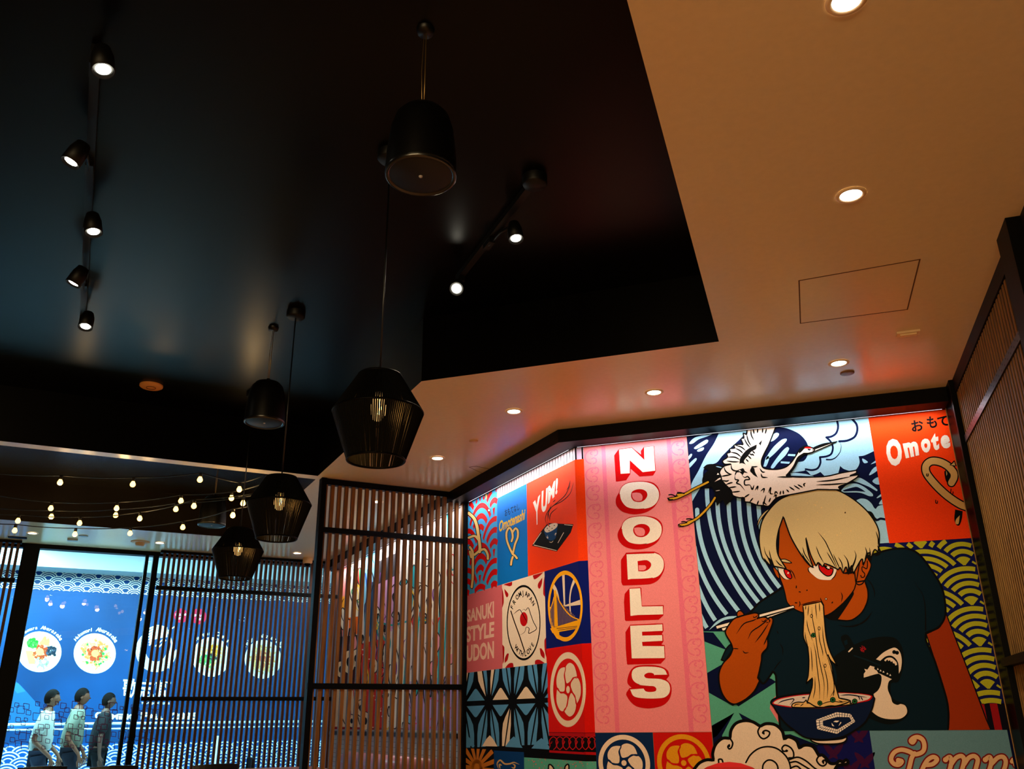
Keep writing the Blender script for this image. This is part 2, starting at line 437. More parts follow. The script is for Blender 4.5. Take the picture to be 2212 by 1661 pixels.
# LED strip tucked under the beam, against the wall
LEDM = mat('led_strip_diffuser', (235, 240, 255), emit=1.1)
led = empty('led_strip', (pb[0], pb[1] - .05, zb), 'thin white LED strip under the black beam above the printed walls', 'light strip')
mb = MB(); mb.box((-.23, YB - .020, zb - .0005), (2.5, .004, .001), LEDM); local(mb.build('diffuser', led))
mb = MB(); dbox(mb, 4.607 - .028, 4.607 - .022, 7.70, 10.3, zb - .001, zb, LEDM); local(mb.build('diffuser', led))
mb = MB(); dbox(mb, 4.607 - .028, 4.607 - .022, 10.5, 16.3, zb - .001, zb, LEDM); local(mb.build('diffuser', led))
for (x, wdt) in ((-.23, 2.4),):
    light('led_strip_light', 'AREA', (x, YB - .10, zb - .015), 10, (.92, .93, 1), target=(x, YB + .06, 1.9), shape='RECTANGLE', size=wdt, size_y=.03)
la = light('led_strip_light', 'AREA', A2(4.607 - .14, 8.95, zb - .015), 9, (.92, .93, 1), shape='RECTANGLE', size=1.9, size_y=.03)
lb = light('led_strip_light', 'AREA', A2(4.607 - .14, 13.4, zb - .015), 30, (.96, .93, .95), shape='RECTANGLE', size=4.1, size_y=.03)
for l in (la, lb):       # length along the wall, face turned down and to the wall
    zax = -(Vector((S * .16, S * .16, -1.2)).normalized()); xax = Vector((-S, S, 0)); yax = zax.cross(xax)
    l.rotation_euler = Matrix((xax, yax, zax)).transposed().to_euler()

# ---------------------------------------------------------------- right wall: timber battens over black
rw = empty('batten_wall_panel', (1.08, 5.0, 0), 'vertical timber batten panelling on the right-hand wall with black trims', 'wall panelling')
mb = MB(); y = 5.80
while y > 3.97:
    mb.box((1.0765, y, 1.58), (.004, .027, 3.06), WOOD2); y -= .053
local(mb.build('batten_panel', rw))
mb = MB(); mb.box((1.072, 4.9, 3.155), (.014, 1.93, .09), BLACK); local(mb.build('top_trim', rw))
mb = MB(); mb.box((1.052, 4.9, 1.477), (.055, 1.93, .045), BLACK); local(mb.build('rail', rw))
mb = MB(); mb.box((1.05, 3.86, 1.6), (.06, .2, 3.2), BLACK); local(mb.build('post', rw))
mb = MB(); mb.box((1.060, 5.96, 1.6), (.036, .29, 3.2), BLACKG)
mb.box((1.060, 5.826, 1.6), (.038, .03, 3.2), BLACK); local(mb.build('corner_panel', rw))
mb = MB(); mb.box((1.0405, YB - .03, 1.55), (.003, .012, 3.1), mat('brass_edge', (150, 110, 60), .35, .5, metal=.6)); local(mb.build('edge_trim', rw))
pc = MB(); zc = 2.80; STEELP = mat('punched_steel', (14, 11, 10), .4, .3)
pc.box((1.070, 4.9, zc), (.010, 1.80, .045), STEELP)
for i in range(46):
    pc.lathe([(.0, .0005), (.0055, .0005)], BLACK, 8, (1.0649, 4.03 + i * .0385, zc + (.009 if i % 2 else -.009)), (-1, 0, 0))
st = pc.build('perforated_channel', rw); local(st)
st['label'] = 'dark steel strip with rows of punched holes'

# ---------------------------------------------------------------- slatted timber screen (divider)
def slat_screen(name, a0, a1, b, pitch, wd, dp, zt, label, posts, rails, wm=WOOD, z0=0.0, zslat=None, group=None, pw=.045, rail_h=.05):
    root = empty(name, A2((a0 + a1) / 2, b, 0), label, 'screen', group)
    mb = MB(); a = a0 + pitch
    p = pitch / S
    a = a0 + p * .8
    while a < a1 - p * .3:
        c = A2(a, b, (z0 + zt) / 2); mb.box(c, (wd, dp, zt - z0), wm, ((S, S, 0), (-S, S, 0), (0, 0, 1))); a += p
    local(mb.build('slats', root))
    for pa in posts:
        mb = MB(); c = A2(pa, b, (z0 + zt) / 2); mb.box(c, (pw, .09, zt - z0), BLACK, ((S, S, 0), (-S, S, 0), (0, 0, 1))); local(mb.build('post', root))
    for z, h in rails:
        mb = MB(); c = A2((a0 + a1) / 2, b - (dp / 2 + .004) * 0, z); mb.box(c, ((a1 - a0) * S, dp + .02, h), BLACK, ((S, S, 0), (-S, S, 0), (0, 0, 1))); local(mb.build('rail', root))
    return root
slat_screen('slatted_screen', 2.63, 4.60, 10.45, .0625, .030, .040, HS - .003, 'floor-to-ceiling timber slat screen in a black frame dividing the room beside the printed wall',
            (2.665, 4.585), ((3.17, .05), (2.745, .045), (1.472, .045), (.03, .06)))

# ---------------------------------------------------------------- window wall
GB = 16.62
fr = MB()
def bar(mb, a0, a1, z0, z1, b=GB, th=.09, m=BLACK): dbox(mb, a0, a1, b - th, b + th, z0, z1, m)
bar(fr, -14, 4.6, 3.15, 3.2)
w1 = bpy.data.objects.new('window_1', None); COL.objects.link(w1); w1.location = A2(.4, GB, 0); tag(w1, kind='structure')
bar(fr, -.72, -.47, 0, 3.15); bar(fr, 1.18, 1.235, 0, 3.15); bar(fr, 1.31, 1.40, 0, 3.15)
bar(fr, -3.4, -3.3, 0, 3.15)
local(fr.build('window_frame', w1))
gl = MB(); gl.face([A2(-.47, GB, .0), A2(1.18, GB, 0), A2(1.18, GB, 3.15), A2(-.47, GB, 3.15)], glass_mat())
gl.face([A2(1.235, GB, .0), A2(4.6, GB, 0), A2(4.6, GB, 3.15), A2(1.235, GB, 3.15)], bpy.data.materials['window_glass'])
gl.face([A2(-8, GB, .0), A2(-.72, GB, 0), A2(-.72, GB, 3.15), A2(-8, GB, 3.15)], bpy.data.materials['window_glass'])
local(gl.build('window_pane', w1))
# outlined squares printed on the glass
sq = Art('G'); random.seed(3)
PUR = (92, 28, 78)
grid = []
for r in range(7):
    for c in range(18):
        if random.random() < .12: continue
        cx = -4 + c * 20.5 + (r % 2) * 9 + random.uniform(-5, 5); cy = 1522 + r * 14.5 + c * .3 + random.uniform(-5, 5)
        if cx < 2 or cx > 342: continue
        h = random.choice((3.5, 4.5, 5, 6, 8)); grid.append((cx, cy, h))
for cx, cy, h in grid:
    a = .04; q = [(cx - h, cy - h - 1), (cx + h, cy - h + .5), (cx + h - .8, cy + h), (cx - h - .8, cy + h - 1)]
    for i in range(4):
        sq.ribbon([q[i], q[(i + 1) % 4]], 1.25, PUR, 2, taper=False)
o = sq.build('square_pattern', w1); local(o); o['label'] = 'band of purple outlined squares printed on the glass'
ws = slat_screen('window_slat_screen', 1.40, 4.60, GB - .28, .0592, .030, .05, HS - .003, 'dark timber slat screen in front of the right part of the window',
            (), ((3.18, .03), (2.745, .045), (1.475, .045)), wm=wood('dark_slat_timber', (54, 27, 12), (76, 38, 17)))
slat_screen('window_slat_screen', -4.2, -.74, GB - .28, .0592, .030, .05, HS - .003, 'dark timber slat screen at the left edge of the photo',
            (), ((3.18, .03), (2.745, .045), (1.475, .045)), wm=MATS['dark_slat_timber'])

# ---------------------------------------------------------------- concourse outside
HB = 21.0
cf = MB(); dbox(cf, -16, 14, 16.9, 24, -.04, .012, mat('pale_mall_floor', (215, 222, 225), .25, .4)); tag(cf.build('floor_concourse'), kind='structure')
cc = MB(); dbox(cc, -16, 14, 16.9, 20.3, 3.66, 3.76, mat('white_soffit', (225, 230, 232), .6))
tag(cc.build('ceiling_concourse'), kind='structure')
cc = MB(); dbox(cc, -16, 14, 20.3, 20.98, 3.336, 3.76, mat('fascia_grey', (150, 165, 170), .6)); tag(cc.build('ceiling_concourse_step'), kind='structure')
cc = MB(); dbox(cc, -16, 14, 21.0, 21.2, 0, 3.5, mat('hoarding_board', (20, 84, 160), .5)); tag(cc.build('wall_concourse'), kind='structure')
for k, (x, y) in enumerate(((75, 1195.5), (323, 1212))):
    p = atz(x, y, 3.655)
    mb = MB(); mb.lathe([(0, 0), (.075, 0), (.085, .004)], mat('concourse_downlight_lens', (255, 240, 215), emit=5), 20); o = mb.build('recessed_downlight'); o.location = (p[0], p[1], 3.652)
    tag(o, ('round downlight in the concourse ceiling seen at the top left of the big window pane', 'round downlight in the concourse ceiling seen at the top right of the big window pane')[k], 'ceiling light', 'concourse downlights')
# ================================================================ PRINTED WALLS
def pxp(p):
    v = ROT.T @ (np.array(p, float) - CAM); return (1106 + F * v[0] / -v[2], 830.5 - F * v[1] / -v[2])
def rectB(x0, x1, z0, z1, n=0): return [pxp((x, YB, z)) for x, z in ((x0, z1), (x1, z1), (x1, z0), (x0, z0))]
def rectA(a0, a1, z0, z1):      # a = u coordinate on the diagonal wall
    return [pxp(NA * DA + np.array([S, -S, 0]) * a + np.array([0, 0, z])) for a, z in ((a0, z1), (a1, z1), (a1, z0), (a0, z0))]
WHT = (244, 232, 214); CRM = (236, 214, 186); K = (4, 4, 4)
PINK = (240, 136, 138); PINKD = (234, 112, 134); RED = (196, 0, 4); ORG = (246, 62, 8)
NAVY = (0, 10, 50); LBL = (162, 216, 242); MINT = (84, 168, 140); SKIN = (180, 76, 4); HAIR = (216, 192, 134); SHIRT = (0, 26, 38)
WALLART = 'wall art'
VALL = (-3.0, 3.6)

def mural(loc, label):
    r = bpy.data.objects.new('wall_mural', None); COL.objects.link(r); r.location = loc; return tag(r, label, WALLART)
MB_ = mural((0, YB, .6), 'printed mural on the back wall with the NOODLES banner and a noodle eater')
MA_ = mural((pb[0], pb[1], .6), 'patchwork printed mural on the diagonal wall between the slat screen and the corner')
def under(o, root, label=None):
    o.parent = root
    if o.type == 'MESH': local(o)
    if label: o['label'] = label
    return o
# ---- pink NOODLES banner
pk = Art('B'); q = rectB(-1.437, -.670, 1.116, 3.1); pk.poly(q, PINK, 0)
pin = Art('B', uv=True)
for x in (-1.300, -.815):
    pin.poly([(x, 3.1), (x + .03, 3.1), (x + .03, 1.116), (x, 1.116)], PINKD, .4)
def scroll(cx, dirn):
    z = 3.02; k = 0
    while z > 1.2:
        for i, (r, a0, a1, ox, oz) in enumerate(((.056, 1.0, 4.6, .0, 0), (.026, 4.4, 8.6, .012, -.032), (.03, -1.6, 1.6, .02, .03), (.014, 1.0, 5.2, .0, .028))):
            pin.disc((cx + ox * dirn, z + oz), r, PINKD, 1, 14, r - .009, a0, a1)
        z -= .138
scroll(-1.375, 1); scroll(-.735, 1)
pk.mb.v += []; ban = under(pk.build('noodles_banner'), MB_, 'tall pink banner with white and red capital letters spelling NOODLES')
local(pin.build('scroll_border', ban))
def letter(name, face, block, hole=None, hole_red=None, vf='j', label=None):
    a = Art('B')
    P = spline(pts(vf, block), True, 6); a.poly(P, RED, 2)
    Fp = spline(pts(vf, face), True, 6)
    a.ribbon(Fp + [Fp[0], Fp[1]], 2.6, RED, 2.5, taper=False)
    a.poly(Fp, WHT, 3)
    if hole:
        H = spline(pts(vf, hole), True, 6); a.poly(H, RED, 4)
        a.poly(spline(pts(vf, hole_red), True, 6), PINK, 5)
    o = a.build(name, ban); local(o); o['label'] = label; return o
letter('letter', '672,215! 862,190! 1050,370! 1048,182! 1188,165! 1212,530! 1025,552! 832,372! 832,568! 695,577!',
       '665,212! 600,300! 600,320! 625,690! 650,692! 780,672! 840,580! 845,500! 980,618! 1180,602! 1218,540! 1195,160! 1040,178! 998,235! 1000,290! 865,185!', label='white capital letter N with red block shadow')
letter('letter', '680,900 705,790 780,725 900,700 1050,697 1180,735 1255,820 1268,920 1225,1015 1130,1080 960,1108 800,1085 715,1005',
       '645,900 622,980 640,1060 720,1140 850,1178 960,1178 1090,1145 1200,1070 1265,960 1285,870 1250,770 1170,705 1040,685 900,690 770,725',
       '850,895 870,840 950,808 1030,812 1085,850 1092,910 1050,970 980,998 900,985 862,945', '865,865! 930,856 990,868 1020,905 1022,940 1010,975! 960,985 905,970 870,920', label='first white capital letter O with red block shadow')
letter('letter', '710,1420 735,1310 810,1245 930,1217 1080,1215 1210,1255 1290,1330 1308,1430 1270,1530 1170,1600 990,1635 830,1610 745,1530',
       '672,1415 650,1500 680,1590 750,1660 870,1700 990,1705 1120,1675 1240,1600 1300,1500 1327,1400 1300,1300 1210,1230 1080,1203 920,1208 790,1245',
       '883,1415 905,1360 980,1327 1065,1332 1120,1370 1132,1425 1090,1490 1015,1522 935,1508 895,1465', '900,1385! 960,1376 1025,1388 1055,1420 1058,1460 1045,1495! 1000,1508 940,1492 905,1440', label='second white capital letter O with red block shadow')
letter('letter', '778,182! 1200,165! 1290,210 1338,300 1330,410 1260,510 1130,552 795,568!',
       '778,165! 705,265! 700,290! 705,600! 720,645! 740,655! 1000,645! 1150,630 1260,570 1335,450 1355,350 1330,250 1270,180 1200,148! 1050,148!',
       '948,290! 1080,275 1140,310 1150,360 1110,415 1040,442 960,440!', '965,352! 1060,352! 1078,380 1068,410 1040,428! 970,430!', vf='k', label='white capital letter D with red block shadow')
letter('letter', '828,702! 988,695! 1012,968! 1325,962! 1330,1085! 950,1095! 843,1108!',
       '830,690! 755,780! 745,900! 760,1170! 780,1185! 1265,1165! 1335,1100! 1340,950! 1320,945! 1015,955! 1005,690! 990,682!', vf='k', label='white capital letter L with red block shadow')
letter('letter', '838,1255! 1318,1235! 1322,1330! 1015,1345! 1018,1402! 1315,1396! 1320,1480! 1015,1496! 1022,1558! 1345,1560! 1352,1738! 862,1742!',
       '838,1240! 768,1350! 772,1600! 790,1825! 800,1835! 1295,1822! 1362,1750! 1355,1545! 1305,1535! 1335,1490! 1330,1390! 1310,1380! 1338,1330! 1330,1220! 1200,1222!', vf='k', label='white capital letter E with red block shadow')
letter('letter', '1292,372! 1110,375! 1085,345 1020,338 968,365 975,400 1020,415 1190,425 1290,470 1320,550 1300,630 1230,680 1050,692 880,680 810,650 772,568! 955,555! 985,592 1050,603 1120,590 1130,555 1100,525 1020,518 880,500 810,450 785,380 800,300 870,255 1000,245 1160,255 1250,290',
       '1310,380! 1270,428! 1330,500 1340,600 1310,700 1240,775 1130,815 1000,828 860,800 770,730 715,640! 720,610! 760,550! 790,545! 735,480 740,400 775,310 840,250 950,232 1100,232 1220,260 1290,310', vf='l', label='white capital letter S with red block shadow')

# ---- fan crests
PETAL = [(-25, -58), (-50, -130), (-42, -190), (0, -230), (65, -240), (138, -208), (176, -145), (182, -88), (110, -98), (50, -66)]
def crest(A, c, r, ink, L, rot=0, k=1.0, ground=None, ry=None):
    ky = (ry or r) / r
    A.disc(c, r, ink, L, 56, r * .83, ry=ry)
    PP = spline([(x, y, False) for x, y in PETAL], True, 4)
    for i in range(5):
        t = rot + i * 2 * PI / 5; ct, st = math.cos(t), math.sin(t)
        s_ = r / 345 * 1.02
        Q = [(c[0] + (x * ct - y * st) * s_ * k, c[1] + (x * st + y * ct) * s_ * ky) for x, y in PP]
        A.poly(Q, ink, L + i * .6)
        if ground: A.ribbon(Q + [Q[0], Q[1]], r * .045, ground, L + i * .6 + .3, taper=False)
    if ground: A.disc(c, r * .16, ground, L + 3.6, 16, ry=(ry or r) * .16)
    A.disc(c, r * .10, ink, L + 4, 16, ry=(ry or r) * .10)
def crest_panel(x0, x1, z0, z1, ground, ink, c, r, label):
    a = Art('B', clip=[(x0, z0), (x1, z0), (x1, z1), (x0, z1)], uv=True)
    a.poly([(x0, z0), (x1, z0), (x1, z1), (x0, z1)], ground, 0)
    o0 = under(a.build('crest_panel'), MB_, label)
    b = Art('B', clip=[(x0, z0), (x1, z0), (x1, z1), (x0, z1)], uv=True)
    crest(b, c, r, ink, 2, rot=0, ry=-r, ground=ground); local(b.build('fan_crest', o0))
c1 = onp(1348, 1648, NB, YB); c2 = onp(1477, 1648, NB, YB); rr = .171
crest_panel(-1.437, -1.052, .60, 1.114, (6, 38, 80), CRM, (c1[0], c1[2]), rr, 'navy printed square with a cream round fan crest below the pink banner')
crest_panel(-1.050, -.672, .60, 1.114, (200, 14, 8), (226, 152, 20), (c2[0], c2[2]), rr, 'red printed square with a golden round fan crest below the pink banner')

# ---- big picture: waves, crane, noodle eater
WX0, WX1 = -.668, .57
wq = rectB(WX0, 1.055, .6, 3.1)
W = Art('B', clip=wq)
W.poly(rectB(WX0, 1.055, .6, 3.1), NAVY, 0)
W.fill('a', '600,100! 900,90! 880,150! 800,240 690,340 600,430 540,500 440,530 400,580 390,700 360,780 330,830 272,930! 262,755 350,580 430,420 520,280', LBL, 1)
for s_ in ('245,290 300,230 420,195 500,183 440,215 350,245 285,290', '297,340 360,290 430,250 452,258 440,285 380,325 320,352', '330,370 350,350 400,333 405,350 385,370 345,380',
           '225,450 260,405 277,408 268,435 235,470', '235,545 245,510 310,452 327,455 318,480 250,555', '1110,270 1150,200 1190,175 1220,185 1210,215 1160,260', '1090,430 1160,330 1250,250 1300,240 1300,265 1230,340 1150,420 1080,470',
           '1130,550 1180,470 1260,370 1310,330 1330,350 1290,420 1210,500 1160,560', '1320,405! 1400,408! 1395,430! 1315,425!', '1240,485! 1340,490! 1330,512! 1238,505!', '1050,540! 1080,440 1110,430 1110,470 1080,540'):
    W.fill('a', s_, LBL, 1)
W.fill('a', '1190,60! 1190,108! 1300,125 1430,180 1510,260 1540,340 1530,420 1490,480 1420,495 1360,530 1350,600 1480,590 1510,580! 1545,610 1570,635 1620,625 1670,600! 1700,630 1720,645 1850,640 1870,590 1885,535! 1920,565 2000,590 2060,570 2095,500 2085,430! 2150,420 2300,350! 2250,-60!', LBL, 1)
W.fill('a', '2125,455 2160,470 2185,495 2150,505 2130,485', LBL, 1); W.fill('a', '1350,610 1500,620 1600,648! 1350,640!', LBL, 1)
for s_, w_ in (('1845,20 1862,110 1840,180 1790,215 1735,225', 4.6), ('1735,225 1780,270 1805,330 1790,400 1740,430 1665,440', 4.2), ('1665,440 1670,500 1640,560 1580,580 1510,570', 4.2),
               ('2000,10 2060,80 2070,150 2040,220 1960,260 1875,268', 4.8), ('1875,268 1895,310 1885,380 1840,440 1790,465 1730,465', 3.4)):
    W.line('a', s_, w_, NAVY, 2, taper='in' if w_ < 4 else False)
for s_ in ('760,810 800,740 850,705 870,740 810,790', '800,880 870,835 900,910 850,920', '570,875 640,840 740,890 860,985 850,1000 760,950 640,900', '430,990 500,925 600,910 700,950 800,1030 805,1060 760,1060 650,1020 440,1015',
           '780,680 850,630 860,650', '850,1080 905,1035 925,1050 860,1085', '878,1155 920,1095 940,1150'):
    W.fill('i', s_, LBL, 1)
W.fill('i', '450,990 600,950 660,970 720,1010! 600,1000 460,1005', NAVY, 2)
W.fill('i', '610,1110! 660,1090 730,1100 790,1150 820,1200 840,1215! 870,1180 940,1160! 1010,1640! 1000,1760! 700,1760! 700,1300!', LBL, 1)
W.line('i', '720,1240 790,1290 850,1345 900,1330 980,1345', 5, NAVY, 2, False)
def bez(p0, p1, p2, p3, n=26):
    p0, p1, p2, p3 = map(np.array, (p0, p1, p2, p3))
    return [p0 * (1 - t) ** 3 + 3 * p1 * t * (1 - t) ** 2 + 3 * p2 * t * t * (1 - t) + p3 * t ** 3 for t in (i / n for i in range(n + 1))]
for (x0, y0), (x3, y3) in (((1506, 1101), (1597, 1322)), ((1527, 1055), (1625, 1315)), ((1550, 1085), (1638, 1301)), ((1574, 1085), (1653, 1292)), ((1596, 1075), (1668, 1281)), ((1617, 1075), (1684, 1269)), ((1638, 1075), (1702, 1255))):
    W.ribbon(bez((x0, y0), (x0 + 1, y0 + (y3 - y0) * .42), (x3 - 47, y3 - 58), (x3, y3)), 9.2, LBL, 1, taper=False)
for P_ in (((1500, 1180), (1508, 1235), (1540, 1292), (1570, 1327)), ((1498, 1235), (1508, 1272), (1524, 1310), (1545, 1340)), ((1500, 1290), (1506, 1312), (1516, 1340), (1527, 1356))):
    W.ribbon(bez(*P_), 9, LBL, 1, taper=False)
W.disc((1506, 1101), 4.6, LBL, .9, 14)
# faceted mint ground lower down
W.poly([(1512, 1364), (1600, 1364), (1700, 1330), (2060, 1330), (2060, 1661), (2060, 1720), (1500, 1720)], MINT, 2)
for s_ in ('60,520! 250,530! 435,765! 60,620!', '60,1130! 560,840! 1085,1185! 585,1510! 545,1480! 510,1505! 60,1255!', '525,1600! 60,1860! 130,2000! 300,1900!'):
    W.fill('c', s_, NAVY, 3)
W.fill('c', '980,1130! 1050,1040! 1085,1165!', MINT, 4)
W.fill('g', '405,120! 60,330! 120,620! 250,450! 245,420!', NAVY, 3); W.fill('g', '465,120! 530,240! 800,320! 780,290!', NAVY, 3)
W.fill('g', '1000,420! 1150,405! 1550,560! 1700,800! 1200,900!', NAVY, 3)
W.fill('e', '285,180! 200,260! 180,400! 350,670! 370,600! 230,350!', (226, 124, 124), 4)
W.poly([pxp((-.02, YB, 1.117)), pxp((.276, YB, 1.117)), pxp((.276, YB, .6)), pxp((-.12, YB, .6))], (10, 14, 84), 4)
for cx, cy in ((1800, 1625), (1855, 1590), (1868, 1645), (1838, 1660)):
    for sg in (1, -1):
        W.poly(spline([(cx - 22 * sg, cy - 20, False), (cx - 4 * sg, cy - 10, False), (cx + 10 * sg, cy + 14, False), (cx - 12 * sg, cy + 2, False)], True), (60, 10, 54), 5 + .4 * (sg > 0) + .8 * (cx % 2))
# yellow-green wave scales at the right edge, red stripes below
G = Art('B', uv=True)
G.poly([(.48, 2.245), (1.055, 2.245), (1.055, 1.26), (.48, 1.26)], (8, 16, 78), 3)
e1 = onp(2080, 1204, NB, YB); e3 = onp(2115.6, 1377.6, NB, YB); dz = (e1[2] - e3[2]) / 2
BANDS = ((1, .885), (.815, .70), (.63, .515), (.445, .325), (.25, .03))
seigaiha(G, .40, 1.035, 1.27, 2.235, dz * .94, BANDS, (176, 176, 34), 4, cx=e1[0], cz=e1[2] - .145 * dz - .02, squash=dz / (dz * .94), gap=1.08, n=60)
G.poly([(.6, 1.262), (1.055, 1.262), (1.055, 1.115), (.6, 1.115)], (6, 6, 20), 3)
for x in (.895, .965): G.poly([(x, 1.262), (x + .04, 1.262), (x + .04, 1.115), (x, 1.115)], (150, 16, 22), 4)
big = under(W.build('noodle_picture'), MB_, 'large picture of a blond person in a dark T-shirt slurping noodles under a crane')
local(G.build('wave_scale_pattern', big))

# the eater
E_ = Art('B', clip=rectB(WX0, 1.055, 1.117, 3.1))
def shape(A, v, path, col, L, w_=1.9, n=5): A.fill(v, path, col, L, out=w_, n=n)
shape(E_, 'z', '1894,1195 1929,1186 1964,1186 1988,1200 2013,1233 2034,1268 2042,1306 2040.6,1334 2026.6,1355 2000,1367! 2000.5,1385 2018,1424 2044,1507 2049,1540 2048,1580! 1688,1600! 1678,1500 1676,1460 1670,1450! 1650,1476 1638,1464! 1600,1440 1558,1425! 1577,1396 1590,1360 1613,1327! 1622,1322 1641,1301 1690,1270 1720,1255', SHIRT, 6, 3.2)
shape(E_, 'q', '1555,370! 1600,350 1650,320 1690,235! 1760,420 1850,650 1985,1015! 1700,1030! 1705,900 1690,800 1610,540', (150, 48, 8), 5.9, 2)
E_.line('h', '790,545 830,620 900,720 935,850 945,1000 945,1200', 2.8, K, 7, 'in')
E_.line('h', '180,520 250,600 290,700 290,775 | 265,950 200,1050 120,1110 -20,1135', 2.2, K, 7)
E_.line('c', '1130,670 1170,740 1172,830 | 1165,885 1100,960 1050,1030 | 1095,505 1115,550', 2, K, 7)
E_.line('d', '1260,1110 1400,1130 1550,1115 1700,1020 1800,890', 2.6, K, 7)
# neck, face, ears
shape(E_, 'd', '1500,430! 1680,400! 1730,560 1725,720 1640,900 1500,1015 1400,1038 1250,1025 1130,1010 1040,960! 1200,700', SKIN, 7, 2.4)
E_.fill('d', '1040,960! 1300,790 1500,560! 1505,620 1400,800 1250,1022! 1140,1010', K, 8)
shape(E_, 'd', '1500,100! 1720,30! 1780,130 1770,210 1720,320 1650,440 1590,465 1540,440!', SKIN, 8, 2)
shape(E_, 'd', '215,180! 250,200 300,260 330,370! 280,340 235,250', SKIN, 8, 1.4)
shape(E_, 'd', '330,-720! 300,200 330,350 380,490 410,600 440,730 490,800 555,850 700,910 1040,960 1300,790 1500,560 1545,430! 1600,100! 1400,-720!', SKIN, 9, 1.8)
E_.line('d', '1720,80 1725,150 1710,210 1670,190 1640,180 1640,240 1680,290 1670,340 1630,345 1615,310', 2.2, K, 10, False)
E_.line('d', '1550,370 1550,440', 2, K, 10)
E_.fill('d', '300,190! 420,205 500,260 520,330 480,375 400,370 330,300', WHT, 10); E_.line('d', '290,190 320,280 390,365 430,378 | 300,190 400,205 480,250 520,350', 1.8, K, 11.5)
E_.fill('d', '395,225 440,225 490,260 520,340 500,368 450,350 410,290', (206, 4, 8), 11, out=1.6)
E_.line('d', '440,230 480,240 510,270', 3, K, 12); E_.fill('d', '450,262! 462,268! 478,262! 470,278! 474,296! 460,288! 446,292! 450,278!', WHT, 13)
E_.fill('d', '785,200! 830,180 940,150 1230,215! 1225,270 1190,340 1140,385 1040,388 940,370 860,310 800,250', WHT, 10); E_.line('d', '800,180 780,210 790,250 820,285 | 1235,240 1200,330 1140,390', 2, K, 11.5, True)
E_.fill('d', '945,140! 1180,215! 1170,270 1140,315 1080,325 1010,280 960,220', (206, 4, 8), 11, out=1.8)
E_.fill('d', '1000,130! 1150,200! 1100,230 1040,190', K, 12); E_.fill('d', '1090,160! 1105,175! 1125,178! 1118,195! 1128,212! 1105,205! 1092,215! 1088,195! 1068,185! 1086,178!', WHT, 13)
E_.line('d', '490,215 540,280 580,380', 2, K, 11); E_.line('d', '900,140 940,125 1000,145', 2, K, 11)
shape(E_, 'd', '340,60! 420,60 500,100 520,118! 450,115 360,95', HAIR, 11, 1.4)
shape(E_, 'd', '850,40! 905,20! 912,45! 860,65!', HAIR, 11, 1.2)
E_.line('d', '592,478 590,520 | 630,575 662,582 | 750,556 772,548 | 568,750 605,755 | 1155,760 1172,735', 2.2, K, 11, False)
E_.line('d', '638,720 650,770 632,822 | 655,785 800,750 980,712 | 975,670 985,710 1035,795 | 1300,580 1325,650 1305,740', 2, K, 11)
E_.disc((1640 + 1065 / 7.373, 1200 + 690 / 7.373), 2.6, K, 11, 12); E_.disc((1640 + 1065 / 7.373, 1200 + 690 / 7.373), 1.4, CRM, 11.5, 10)
# hair
HP = ('265,900 262,750 300,560 400,400 540,260 740,165 900,90 1060,65 1200,80 1400,140 1600,260 1780,420 1900,590 1945,720 1945,880 1930,990! 1880,960 1830,1080! 1800,1000 1720,1180! 1700,1090 1580,1300! 1560,1180 1510,1305! 1480,1200 1440,1290! 1400,1210 1370,1240! 1280,1190 1180,1150! 1150,1200! 1090,1140 1060,1190! '
      '980,1020 915,790! 950,1000 1020,1215! 950,1160 870,1060 780,920 700,770 640,610 600,490! 530,700 505,880 530,1040 640,1225! 560,1210 470,1190! 400,1080 420,1180 340,1120! 300,1060')
shape(E_, 'b', HP, HAIR, 15, 2.2)
shape(E_, 'b', '425,370! 330,430 250,540 230,660! 270,560 340,460', HAIR, 14, 1.2)
E_.line('b', '1085,710 1180,830 1240,950 1300,1080 1370,1240 | 870,920 900,1020 990,1160 | 860,1000 900,1080 1000,1200 | 1060,910 1100,1020 1170,1150 | 1210,990 1270,1090 1350,1230 | 1300,1020 1350,1130 1400,1240 | 1370,1060 1420,1150 1440,1260 | 325,1070 360,1120 420,1180 | 400,960 420,1060 470,1180 | 1750,920 1770,1000 1740,1100 | 1900,700 1930,800 1930,900', 2.2, K, 16)
E_.line('b', '1600,970 1620,1040 1600,1130 1550,1240 1530,1290', 6, K, 16, 'in'); E_.line('b', '1450,1030 1500,1110 1520,1220 1510,1300', 6, K, 16, 'in'); E_.line('b', '330,915 345,1000 390,1080 430,1160', 4, K, 16, 'in')
E_.line('b', '1440,1290 1540,1280 1600,1270', 5, K, 16); E_.line('b', '1810,930 1820,1010 1810,1060 | 1750,920 1800,1060 1830,1110', 6, K, 16, 'in'); E_.line('b', '490,1100 540,1160 600,1200', 2.4, K, 16)
E_.fill('i', '730,1235! 790,1250 830,1310 850,1370! 780,1300', K, 14)
E_.line('b', '380,330 450,300 535,268 | 600,490 590,520 | 540,800 530,900', 2, K, 16); E_.line('b', '1920,900 1960,1000 1880,1050', 4, K, 16)
rs = random.Random(4)
for _ in range(46):
    x, y = rs.uniform(330, 1800), rs.uniform(170, 820)
    if ((x - 1100) / 820) ** 2 + ((y - 620) / 540) ** 2 > .8 or (480 < x < 760 and y > 470): continue
    E_.disc((1600 + x / 6.506, 1040 + y / 6.506), rs.uniform(.6, 1.9), (232, 200, 130), 15.7, 6)
eater = E_.build('figure', big); local(eater); eater['label'] = 'printed figure with blond bowl-cut hair, red eyes and dark teal T-shirt'

